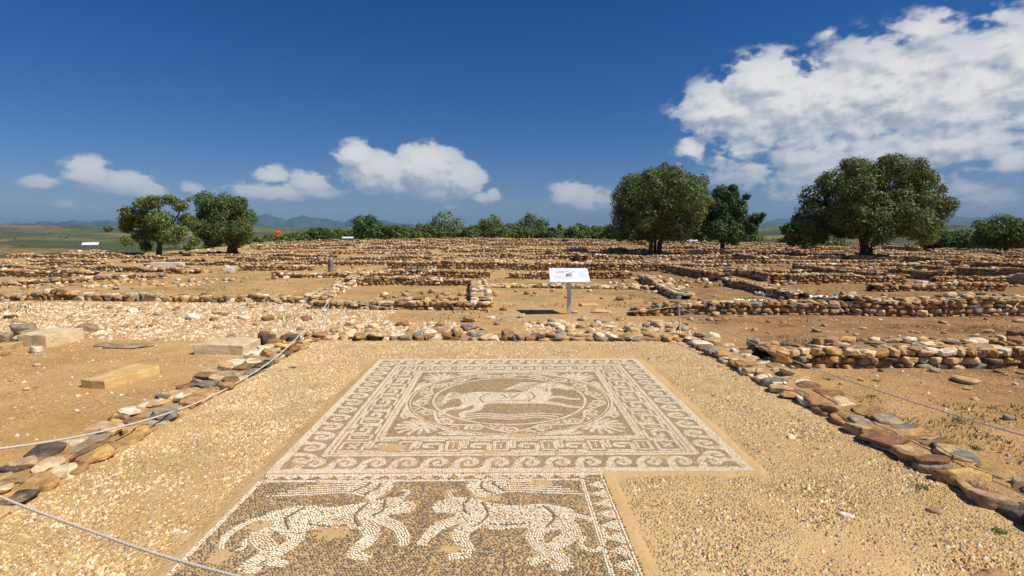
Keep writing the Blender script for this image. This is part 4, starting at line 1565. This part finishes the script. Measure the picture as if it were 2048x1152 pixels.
def cloth_strip(label, pts, w, seed):
    n, m = 60, 9
    path = spline(pts, 20)
    path = [path[int(i * (len(path) - 1) / (n - 1))] for i in range(n)]
    V = []
    for i, (x, y) in enumerate(path):
        for j in range(m):
            t = j / (m - 1) - .5
            ww = w * (1 + .3 * math.sin(i * .7 + seed))
            X, Y = x + .05 * math.sin(i * 1.3 + j), y + t * ww
            V.append((X, Y, hz(X, Y) + .05 + .05 * math.sin(i * .9 + j * 1.4 + seed) + .03 * math.sin(i * 2.1 - j * .8)))
    o = link('white_sheet', np_mesh('white_sheet', np.array(V), grid_faces(n, m)), plain('white_geotextile' + str(seed), (.72, .72, .72), .8, 0, .06, 5))
    s = o.modifiers.new('thickness', 'SOLIDIFY')
    s.thickness = .006
    tag(o, label, 'sheet')


cloth_strip('crumpled white sheet strip lying along the low walls at the right', [(7.3, 15.4), (8.2, 14.4), (9.3, 13.6), (9.9, 12.8)], .30, 1)
cloth_strip('short crumpled white sheet scrap on the ground left of the long strip', [(5.9, 13.6), (6.3, 13.4), (6.7, 13.3)], .22, 2)


# ------------------------------------------------------------------ trees and shrubs
def leaf_cloud(lobes, n, size, pal, seed, shell=0.55, up=0.25, elong=2.2):
    """leaf sprays spread through ellipsoid lobes: lobes = (centre, radii)"""
    r = np.random.default_rng(seed)
    C = np.array([l[0] for l in lobes], float)
    Rr = np.array([l[1] for l in lobes], float)
    vol = (Rr[:, 0] * Rr[:, 1] + Rr[:, 0] * Rr[:, 2] + Rr[:, 1] * Rr[:, 2])
    k = r.choice(len(lobes), n, p=vol / vol.sum())
    d = r.normal(0, 1, (n, 3))
    d /= np.linalg.norm(d, axis=1)[:, None]
    rad = shell + (1 - shell) * r.random(n) ** 0.6
    rad *= 1 + 0.13 * np.sin(d[:, 0] * 7 + k) * np.sin(d[:, 2] * 6 + 2 * k) + r.normal(0, .05, n)
    c = C[k] + d * Rr[k] * rad[:, None]
    nrm = d + r.normal(0, 0.55, (n, 3)) + np.array([0, 0, up])
    nrm /= np.linalg.norm(nrm, axis=1)[:, None]
    t = np.cross(nrm, r.normal(0, 1, (n, 3)))
    t /= np.linalg.norm(t, axis=1)[:, None] + 1e-9
    b = np.cross(nrm, t)
    s = size * np.exp(r.normal(0, .3, n))[:, None]
    w = s / elong
    V = np.stack([c - t * s * .5, c + b * w * .5 + nrm * w * .12, c + t * s * .5, c - b * w * .5 + nrm * w * .12], 1).reshape(-1, 3)
    F = np.arange(4 * n).reshape(-1, 4)
    pc = np.array(pal)
    lobe_t = r.uniform(0.8, 1.2, len(lobes))[k]
    col = pc[r.integers(len(pc), size=n)] * (r.uniform(.75, 1.25, n) * lobe_t)[:, None]
    return V, F, np.repeat(np.clip(col, .005, .6), 4, 0)


OLIVE = [(.120, .150, .048), (.150, .178, .064), (.095, .126, .040), (.18, .20, .09), (.132, .162, .048)]
GREEN = [(.075, .14, .030), (.10, .17, .038), (.060, .115, .026), (.125, .19, .048)]
DEEP = [(.045, .098, .026), (.062, .122, .030), (.036, .078, .022), (.082, .145, .036)]
MIDG = [(.092, .142, .040), (.115, .165, .050), (.072, .112, .034), (.14, .185, .060)]


def tree(name, label, x, y, h, lobes, n, size, pal, trunks, seed, group=None, shell=.5, cat='tree', elong=2.2, z=None):
    """lobes in units of metres relative to the base"""
    z0 = hz(x, y) if z is None else z
    root = thing(name, label, cat, (x, y, z0), group)
    V, F, C = leaf_cloud(lobes, n, size, pal, seed, shell, elong=elong)
    link('crown', np_mesh('crown', V, F, C, smooth=False), M_LEAF, root)
    parts = []
    for path, r0, r1 in trunks:
        sp = [Vector(p) for p in path]
        fine = []
        for i in range(len(sp) - 1):
            for k in range(4):
                fine.append(sp[i].lerp(sp[i + 1], k / 4) + Vector(mnoise.noise_vector(sp[i] * 3 + Vector((k, seed, 0)))) * r0 * .18)
        fine.append(sp[-1])
        nn = len(fine)
        rad = [(r0 + (r1 - r0) * (i / (nn - 1)) ** .8) * (1.35 if i == 0 else 1) for i in range(nn)]
        parts.append(tube(fine, rad, 9))
    if parts:
        V, F = join_lists(parts)
        link('trunk', py_mesh('trunk', V, F), M_BARK, root)
    return root


def lobe_ball(c, rad, n, sub, seed, squash=0.85, bottom=-0.5):
    """sub-lobes covering an ellipsoid"""
    r = random.Random(seed)
    out = []
    ga = math.pi * (3 - 5 ** .5)
    for i in range(n):
        zz = 1 - (1 - bottom) * (i + .5) / n
        q = math.sqrt(max(0, 1 - zz * zz))
        a = ga * i + seed
        k = r.uniform(.62, .84)
        s = sub * r.uniform(.75, 1.25)
        out.append(((c[0] + rad[0] * k * q * math.cos(a), c[1] + rad[1] * k * q * math.sin(a), c[2] + rad[2] * k * zz), (s, s, s * squash)))
    return out


def sublobes(lobes, n, k, seed):
    r = random.Random(seed)
    out = []
    for c, rad in lobes:
        for i in range(n):
            d = Vector((r.gauss(0, 1), r.gauss(0, 1), r.gauss(0, 1) + .25)).normalized()
            q = r.uniform(.55, .80)
            s = k * r.uniform(.75, 1.3)
            out.append(((c[0] + d.x * rad[0] * q, c[1] + d.y * rad[1] * q, c[2] + d.z * rad[2] * q), (rad[0] * s, rad[1] * s, rad[2] * s)))
    return out


def ground_at(px, py):
    return lay(px, py)


# the great olive at the right
g = ground_at(1728, 517)
S = (g.y * math.cos(YAW) + g.x * math.sin(YAW)) / FPX       # metres per pixel of the photograph at that distance
lob = []
for (px, py, rp) in [(1742 + (q[0] - 1750) * .86, q[1] + 6, q[2]) for q in [(1690, 355, 46), (1745, 340, 44), (1800, 350, 42), (1838, 345, 28), (1870, 380, 36), (1655, 385, 44), (1720, 395, 56), (1790, 400, 58), (1850, 420, 46), (1640, 425, 46), (1700, 440, 58), (1770, 450, 60), (1840, 462, 46), (1880, 410, 26), (1622, 462, 36), (1665, 470, 42), (1720, 478, 42), (1800, 478, 42), (1600, 445, 24), (1860, 478, 30), (1680, 330, 26), (1590, 430, 14)]]:
    for dy in ((-1.6, 1.6) if rp > 40 else (0.0,)):
        py = min(py, 489 - rp * .9)
        lob.append(((((px - 1728) * S), dy + random.uniform(-.8, .8), (517 - py) * S), (rp * S * .92, rp * S * .95, rp * S * .80)))
lob = [(c, tuple(q * .80 for q in rr)) for c, rr in lob] + sublobes(lob, 3, .36, 8)
tree('olive_tree', 'largest spreading olive tree with a forked trunk, at the right of the ruins', g.x, g.y, 8, lob, 98000, .168, OLIVE,
     [([(-.1, 0, -.2), (-.05, 0, .7), (-.3, 0, 1.5), (-1.2, .2, 3), (-2.2, .2, 4.2)], .30, .08), ([(.25, 0, -.2), (.4, 0, .7), (.95, 0, 1.6), (1.6, .2, 3.4), (2.2, .3, 5)], .26, .08), ([(.1, .1, .3), (.3, .3, 2), (.2, .2, 4.5)], .22, .08)], 1, shell=.55)

# the round dense olive
g = ground_at(1312, 508)
S = (g.y * math.cos(YAW) + g.x * math.sin(YAW)) / FPX
lob = [(((px - 1312) * S, random.uniform(-1.5, 1.5), (508 - py) * S), (rp * S, rp * S, rp * S * .95)) for (px, py, rp) in
       [(1320, 375, 46), (1275, 395, 42), (1365, 390, 44), (1250, 430, 36), (1395, 425, 34), (1300, 430, 56), (1345, 435, 56), (1240, 460, 26), (1400, 460, 24), (1270, 465, 38), (1320, 470, 40), (1370, 465, 38), (1330, 350, 24), (1290, 360, 24), (1380, 365, 22), (1232, 395, 14)]]
lob = [(c, rr) if c[2] - rr[2] > 20 * S else ((c[0], c[1], rr[2] + 20 * S), rr) for c, rr in lob]
lob += lobe_ball((8 * S, 0, 98 * S), (100 * S, 95 * S, 80 * S), 26, 26 * S, 3, .95, -.45)
lob = [(c, tuple(q * .92 for q in rr)) for c, rr in lob] + sublobes(lob, 2, .34, 9)
tree('olive_tree', 'dense ball-shaped olive tree with slender paired trunks', g.x, g.y, 8, lob, 66000, .168, OLIVE,
     [([(-.5, 0, -.3), (-.4, 0, .8), (-.55, 0, 2.2), (-1.2, 0, 4)], .20, .07), ([(.35, 0, -.3), (.25, .1, .7), (.75, .1, 2.0), (1.4, 0, 4)], .26, .08), ([(.0, .4, -.3), (.05, .5, 1.0), (.1, .5, 3.5)], .16, .07)], 2, shell=.6)

# dark green tree right behind it
g = ground_at(1446, 507)
S = (g.y * math.cos(YAW) + g.x * math.sin(YAW)) / FPX
lob = [(((px - 1446) * S, random.uniform(-1, 1), (507 - py) * S), (rp * S, rp * S, rp * S * .85)) for (px, py, rp) in
       [(1440, 390, 22), (1465, 388, 16), (1425, 415, 26), (1470, 415, 26), (1440, 440, 34), (1480, 440, 28), (1510, 437, 14), (1420, 460, 24), (1460, 465, 30), (1498, 455, 18), (1455, 378, 9), (1518, 430, 6), (1485, 395, 8)]]
tree('almond_tree', 'dark green leafy tree with a single black trunk beside the ball-shaped olive', g.x, g.y, 6, lob, 24000, .155, DEEP,
     [([(0, 0, -.3), (-.1, 0, 1), (-.25, 0, 2.2), (-.2, 0, 4)], .22, .06), ([(-.2, 0, 1.7), (.7, 0, 2.8), (1.8, 0, 3.4)], .10, .04)], 4, shell=.3, elong=1.7)

# left pair
g = ground_at(317, 511)
S = (g.y * math.cos(YAW) + g.x * math.sin(YAW)) / FPX
lob = [(((px - 317) * S, random.uniform(-.9, .9), (511 - py) * S), (rp * S, rp * S, rp * S * .8)) for (px, py, rp) in
       [(275, 425, 16), (300, 410, 20), (325, 405, 18), (345, 400, 14), (370, 412, 16), (260, 440, 22), (295, 440, 28), (335, 440, 26), (365, 440, 20), (250, 455, 14), (232, 457, 8), (280, 470, 22), (320, 465, 28), (355, 470, 24), (375, 460, 14), (285, 492, 12), (268, 480, 12), (380, 482, 12), (368, 495, 9), (325, 395, 6), (310, 398, 5), (375, 398, 6), (262, 420, 6)]]
tree('almond_tree', 'open leafy light green tree with a gnarled dark trunk at the left', g.x, g.y, 5, lob, 19000, .145, [(.125, .175, .040), (.155, .20, .055), (.095, .14, .034), (.19, .22, .075)],
     [([(0, 0, -.3), (.1, 0, .6), (.2, 0, 1.3), (-.7, .1, 2.2), (-1.5, .1, 3)], .25, .05), ([(.2, 0, 1.1), (.9, 0, 2.0), (1.8, .1, 3.4)], .14, .04), ([(.15, 0, 1.2), (.2, 0, 3.0), (.3, 0, 4.2)], .12, .03)], 5, shell=.2, elong=1.7)
g = ground_at(463, 505)
S = (g.y * math.cos(YAW) + g.x * math.sin(YAW)) / FPX
lob = [(((px - 463) * S, random.uniform(-1, 1), (505 - py) * S), (rp * S, rp * S, rp * S * .85)) for (px, py, rp) in
       [(425, 400, 22), (455, 405, 24), (480, 405, 18), (490, 415, 10), (415, 425, 24), (450, 430, 34), (485, 432, 24), (420, 455, 26), (455, 458, 34), (490, 455, 24), (405, 440, 18), (470, 475, 22), (430, 475, 20), (500, 465, 16), (410, 468, 14), (487, 397, 6)]]
tree('almond_tree', 'rounded darker green tree with a thick leaning trunk beside the open one', g.x, g.y, 6, lob, 26000, .15, MIDG,
     [([(-.1, 0, -.3), (.05, 0, .7), (-.25, 0, 1.5), (-1.1, 0, 3)], .42, .10), ([(.25, 0, .1), (.35, 0, 1.0), (.8, 0, 2.2), (1.4, 0, 3.5)], .26, .07)], 6, shell=.35, elong=1.8)

# small tree left of the great olive, tree and bush at the right edge
for (px, py, top, wpx, pal, lab, sd, nn, tr) in [
        (1607, 505, 432, 84, GREEN, 'small bright green tree half hidden by the great olive', 7, 7000, .12),
        (2010, 506, 437, 118, MIDG, 'rounded green tree standing alone beyond the walls at the right edge', 8, 10000, .2),
        (1900, 500, 468, 110, DEEP, 'dark rounded bush between the great olive and the right edge tree', 9, 8000, .1),
        (1540, 490, 452, 90, MIDG, 'grey green bush behind the dark green tree and the great olive', 10, 6000, .1),
        (146, 507, 479, 52, OLIVE, 'small round olive bush beside the tilted information board', 11, 5000, .08)]:
    g = ground_at(px, py)
    S = (g.y * math.cos(YAW) + g.x * math.sin(YAW)) / FPX
    hh, ww = (py - top) * S, wpx * S / 2
    lob = lobe_ball((0, 0, hh * .56), (ww, ww * .9, hh * .48), 15, ww * .34, sd, .8, -.8) + [((0, 0, hh * .5), (ww * .6, ww * .6, hh * .36))]
    tree('small_tree' if tr > .1 else 'bush', lab, g.x, g.y, hh, lob, nn, .20, pal, [([(0, 0, -.3), (.05, 0, hh * .3), (.1, 0, hh * .6)], tr, tr * .4)], sd, shell=.4, cat='tree' if tr > .1 else 'bush', elong=1.8)

# the belt of trees and scrub beyond the crest
BELT = [(735, 434, 66, 0), (795, 455, 80, 1), (848, 449, 56, 1), (895, 434, 96, 1), (942, 456, 44, 1), (978, 436, 72, 2), (1014, 448, 56, 2), (1066, 429, 78, 1), (1100, 455, 46, 1), (1119, 448, 20, 3), (1156, 447, 52, 1), (1196, 450, 56, 2), (1232, 452, 60, 1),
        (636, 458, 50, 0), (676, 462, 52, 1), (602, 466, 44, 1), (706, 464, 40, 1), (830, 460, 60, 1), (580, 468, 40, 0), (543, 470, 42, 1), (1040, 456, 50, 1), (925, 462, 50, 1), (765, 462, 50, 1), (1135, 460, 40, 1), (1175, 462, 40, 1), (1290, 462, 60, 1), (440, 486, 70, 1), (480, 488, 60, 1),
        (1395, 468, 60, 1), (655, 464, 50, 1), (620, 468, 50, 1), (720, 458, 50, 1), (780, 452, 44, 1), (815, 456, 50, 1), (870, 455, 60, 1), (960, 456, 50, 1), (1000, 458, 60, 1), (1080, 458, 60, 1), (1150, 462, 60, 1), (1215, 458, 60, 1), (560, 474, 60, 1), (520, 478, 60, 1), (1930, 484, 70, 1), (1990, 486, 70, 1), (2040, 480, 60, 1), (1860, 484, 60, 1), (1660, 478, 60, 1), (1500, 470, 60, 1), (1580, 474, 50, 2)]
BL = ['dark bushy tree in the belt of trees beyond the ruins', 'bright green bush in the belt of scrub beyond the ruins', 'grey green olive in the belt of trees beyond the ruins', 'slim pointed young tree in the belt of scrub beyond the ruins']
BP = [DEEP, MIDG, OLIVE, GREEN]
BN = ['belt_tree', 'belt_bush', 'belt_olive', 'young_tree']
for i, (px, top, wpx, kd) in enumerate(BELT):
    az, el = px_angles(px, top)
    ed = float(np.interp(az, EDGE_AZ, EDGE_R))
    dist = ed + 5 + 2.5 * (i % 4)
    x, y = dist * math.sin(az), dist * math.cos(az)
    z0 = hz(x, y)
    hh = CAM_H + math.tan(el) * dist - z0
    ww = wpx * dist * math.cos(az - YAW) / FPX / 2
    if kd == 3:
        lob = [((0, 0, hh * (.25 + .15 * k)), (ww * (1 - .17 * k), ww * (1 - .17 * k), hh * .16)) for k in range(5)]
    else:
        lob = lobe_ball((0, 0, hh * .52), (ww, ww * .8, hh * .50), 13, min(ww, hh) * .38, i + 20, .85, -.9) + [((0, 0, hh * .45), (ww * .65, ww * .6, hh * .38))]
    tree(BN[kd], BL[kd], x, y, hh, lob, 3200, .42, BP[kd] if i % 3 else [tuple(c * 1.2 for c in q) for q in BP[kd]], [([(0, 0, -.3), (.1, 0, hh * .3), (0, 0, hh * .6)], .14, .05)], 40 + i, 'belt of trees beyond the ruins', shell=.35, cat='tree' if kd in (0, 2, 3) else 'bush', elong=1.7)


# ------------------------------------------------------------------ grass, weeds, far groves
def grass(name, n, xs, ys, h, pal, keep, label, seed, wid=.012):
    r = np.random.default_rng(seed)
    x, y = r.uniform(xs[0], xs[1], n), r.uniform(ys[0], ys[1], n)
    ok = keep(x, y, r)
    x, y = x[ok], y[ok]
    n = len(x)
    z = hmap(x, y)
    a = r.uniform(0, 6.28, n)
    hh = h * np.exp(r.normal(0, .35, n))
    lean = r.normal(0, .45, (n, 2)) * hh[:, None]
    w = wid * (hh / h)
    V = np.stack([np.stack([x - w * np.cos(a), y - w * np.sin(a), z - .01], -1), np.stack([x + w * np.cos(a), y + w * np.sin(a), z - .01], -1), np.stack([x + lean[:, 0], y + lean[:, 1], z + hh], -1)], 1).reshape(-1, 3)
    F = np.arange(3 * n).reshape(-1, 3)
    pc = np.array(pal)
    col = pc[r.integers(len(pc), size=n)] * r.uniform(.8, 1.2, (n, 1))
    o = link(name, np_mesh(name, V, F, np.repeat(col, 3, 0), False), M_LEAF)
    tag(o, label, 'grass', kind='stuff')


GP = [(.13, .15, .04), (.19, .18, .06), (.26, .22, .09), (.10, .13, .03)]
grass('grass', 48000, (-13, 14), (10.5, 26), .035, GP, lambda x, y, r: (wob(x, y, .9, 7.0) + .45 * wob(x, y, 3.3, 1.0) > .48) & (np.abs(x) < y), 'thin short grass in patches on the yards behind the mosaic', 1)
grass('tall_grass', 26000, (-60, 75), (40, 125), .42, [(.20, .20, .07), (.28, .25, .10), (.14, .17, .05)], lambda x, y, r: (np.interp(np.arctan2(x, y), EDGE_AZ, EDGE_R) - np.hypot(x, y) < 4) & (np.interp(np.arctan2(x, y), EDGE_AZ, EDGE_R) - np.hypot(x, y) > -9) & (np.arctan2(x, y) > -.36), 'tall pale grass along the edge of the ruins before the trees', 2, .05)
DP = [(.20, .15, .09), (.15, .12, .085), (.26, .20, .11), (.13, .13, .05)]
grass('dry_weeds', 42000, (3.7, 10.5), (3.6, 11.2), .022, DP, lambda x, y, r: (wob(x, y, 1.3, 3.0) + .5 * wob(x, y, 4.0, 6.0) > .35) & (np.abs(y - 7.1) > .55), 'grey brown mats of dry weeds on the red earth at the right', 3, .006)
grass('wall_foot_weeds', 16000, (-16, 16), (11, 30), .06, GP + DP, lambda x, y, r: (wob(x, y, 1.7, 8.0) + .5 * wob(x, y, 5.0, 2.0) > .62) & (np.abs(x) < y), 'dry grass tufts among the wall feet of the yards', 4, .01)
for i, (x, y) in enumerate([(3.95, 5.6), (4.25, 4.85), (3.9, 6.3), (2.88, 2.95), (-2.75, 6.9), (4.9, 5.2), (4.4, 6.2), (3.85, 4.2), (2.85, 3.5)]):
    r = np.random.default_rng(90 + i)
    n = 70
    a = r.uniform(0, 6.28, n)
    L = r.uniform(.01, .038, n)
    bx = r.normal(0, .022, (n, 2))
    tx = bx + np.stack([np.cos(a), np.sin(a)], -1) * L[:, None]
    w = .004
    V = np.stack([np.stack([bx[:, 0] - w * np.sin(a), bx[:, 1] + w * np.cos(a), np.zeros(n)], -1), np.stack([bx[:, 0] + w * np.sin(a), bx[:, 1] - w * np.cos(a), np.zeros(n)], -1), np.stack([tx[:, 0], tx[:, 1], L * r.uniform(.2, .8, n)], -1)], 1).reshape(-1, 3)
    o = link('weed', np_mesh('weed', V, np.arange(3 * n).reshape(-1, 3), np.repeat(np.array(MIDG)[r.integers(4, size=n)], 3, 0), False), M_LEAF, loc=(x, y, max(hz(x, y), .02 if abs(x) < 3.1 else -1)))
    tag(o, 'small green weed tuft growing out of the stony ground', 'plant', 'weeds by the walls')


def far_groves():
    r = np.random.default_rng(5)
    n = 5500
    az = np.radians(r.uniform(-62, 55, n))
    d = 260 * np.exp(r.uniform(0, 2.9, n))
    x, y = d * np.sin(az), d * np.cos(az)
    keep = wob(x, y, .006, 2.0) + .5 * wob(x, y, .02, 4.0) > -.05
    x, y, d = x[keep], y[keep], d[keep]
    sp = []
    for i in range(len(x)):
        s = r.uniform(4, 8)
        sp.append(((x[i], y[i], hz(x[i], y[i]) + s * .3), (s * 1.2, s * 1.2, s * .8), (0, 0, r.uniform(0, 6)), np.array([(.06, .08, .03), (.075, .09, .04), (.05, .075, .025)][i % 3])))
    o = joined_stones('far_grove', sp, ARR_LO, M_LEAF, None)
    tag(o, 'far olive groves dotted over the valley hills', 'grove', kind='stuff')


far_groves()


# ------------------------------------------------------------------ the visitor
def skin_mesh(name, pts, edges, radii, mat, parent, root_i=0):
    me = bpy.data.meshes.new(name)
    me.from_pydata(pts, edges, [])
    o = link(name, me, mat, parent)
    md = o.modifiers.new('skin', 'SKIN')
    md.use_smooth_shade = True
    for i, rr in enumerate(radii):
        me.skin_vertices[0].data[i].radius = (rr if isinstance(rr, tuple) else (rr, rr))
        me.skin_vertices[0].data[i].use_root = (i == root_i)
    s = o.modifiers.new('subd', 'SUBSURF')
    s.levels = s.render_levels = 2
    return o


def visitor():
    az, _ = px_angles(556, 480)
    dist = 66.0
    x, y = dist * math.sin(az), dist * math.cos(az)
    z = hz(x, y) + .27
    build_wall('low broad wall that the person in orange stands on', (x - 2.2 + .014 * y, y), (x + 2.5 + .014 * y, y + .1), .9, .27, s=.26, ch=.13, individual=False, lod='mid', ragged=0.0)
    root = thing('person', 'person in orange shirt and brown trousers standing far off, arms raised to the face', 'person', (x, y, z), None, -az + math.pi * 0)
    skin = plain('skin_tone', (.42, .25, .17), .6)
    shirt = plain('orange_shirt', (.80, .17, .02), .8)
    trousers = plain('brown_trousers', (.10, .065, .045), .9)
    # one body: pelvis, spine, neck, head, arms, legs (front is towards the camera, -y)
    pts = [(0, 0, .95), (0, 0, 1.18), (0, 0, 1.40), (0, -.01, 1.53), (0, -.03, 1.64), (0, -.03, 1.74),
           (.19, 0, 1.43), (.34, -.10, 1.30), (.12, -.27, 1.52), (.07, -.25, 1.60),
           (-.19, 0, 1.43), (-.34, -.10, 1.30), (-.12, -.27, 1.52), (-.07, -.25, 1.60),
           (.10, 0, .90), (.12, -.01, .50), (.13, .02, .09), (.14, -.14, .03), (-.10, 0, .90), (-.12, -.01, .50), (-.13, .02, .09), (-.14, -.14, .03)]
    ed = [(0, 1), (1, 2), (2, 3), (3, 4), (4, 5), (2, 6), (6, 7), (7, 8), (8, 9), (2, 10), (10, 11), (11, 12), (12, 13), (0, 14), (14, 15), (15, 16), (16, 17), (0, 18), (18, 19), (19, 20), (20, 21)]
    rad = [(.14, .11), (.13, .10), (.15, .11), .055, .095, .075, .07, .05, .038, .04, .07, .05, .038, .04, .085, .06, .045, .04, .085, .06, .045, .04]
    skin_mesh('body', pts, ed, rad, skin, root)
    sp = [(0, 0, .98), (0, 0, 1.18), (0, 0, 1.40), (0, 0, 1.47), (.20, 0, 1.43), (.345, -.10, 1.30), (.25, -.18, 1.40), (-.20, 0, 1.43), (-.345, -.10, 1.30), (-.25, -.18, 1.40)]
    skin_mesh('shirt', sp, [(0, 1), (1, 2), (2, 3), (2, 4), (4, 5), (5, 6), (2, 7), (7, 8), (8, 9)], [(.185, .145), (.175, .14), (.19, .145), .09, .10, .078, .066, .10, .078, .066], shirt, root)
    tp = [(0, 0, .96), (.10, 0, .88), (.12, -.01, .50), (.13, .02, .10), (-.10, 0, .88), (-.12, -.01, .50), (-.13, .02, .10)]
    skin_mesh('trousers', tp, [(0, 1), (1, 2), (2, 3), (0, 4), (4, 5), (5, 6)], [(.17, .13), .11, .085, .075, .11, .085, .075], trousers, root)
    skin_mesh('hair', [(0, -.01, 1.70), (0, .0, 1.76)], [(0, 1)], [.10, .085], plain('dark_hair', (.03, .02, .015), .7), root)
    cm = bevel_box('handheld_camera', .13, .07, .09, .01, 2)
    co = link('handheld_camera', cm, plain('camera_black', (.02, .02, .02), .4), loc=Vector((x, y, z)) + Matrix.Rotation(-az, 3, 'Z') @ Vector((0, -.30, 1.55)))
    co.rotation_euler = (0, 0, -az)
    tag(co, 'small black camera held to the face by the person in orange', 'camera')


visitor()


# ------------------------------------------------------------------ the air
def haze():
    me = bpy.data.meshes.new('haze')
    a, zb, zt = 27500, -260, 640
    V = [(-a, -a, zb), (a, -a, zb), (a, a, zb), (-a, a, zb), (-a, -a, zt), (a, -a, zt), (a, a, zt), (-a, a, zt)]
    me.from_pydata(V, [], [(3, 2, 1, 0), (4, 5, 6, 7), (0, 1, 5, 4), (1, 2, 6, 5), (2, 3, 7, 6), (3, 0, 4, 7)])
    m = bpy.data.materials.new('air')
    m.use_nodes = True
    nt = m.node_tree
    nt.nodes.clear()
    v = nt.nodes.new('ShaderNodeVolumePrincipled')
    v.inputs['Color'].default_value = (0.24, 0.47, 0.80, 1)
    v.inputs['Density'].default_value = 5.5e-5
    v.inputs['Anisotropy'].default_value = 0.0
    out = nt.nodes.new('ShaderNodeOutputMaterial')
    nt.links.new(v.outputs[0], out.inputs['Volume'])
    o = link('haze', me, m)
    tag(o, kind='stuff')


haze()
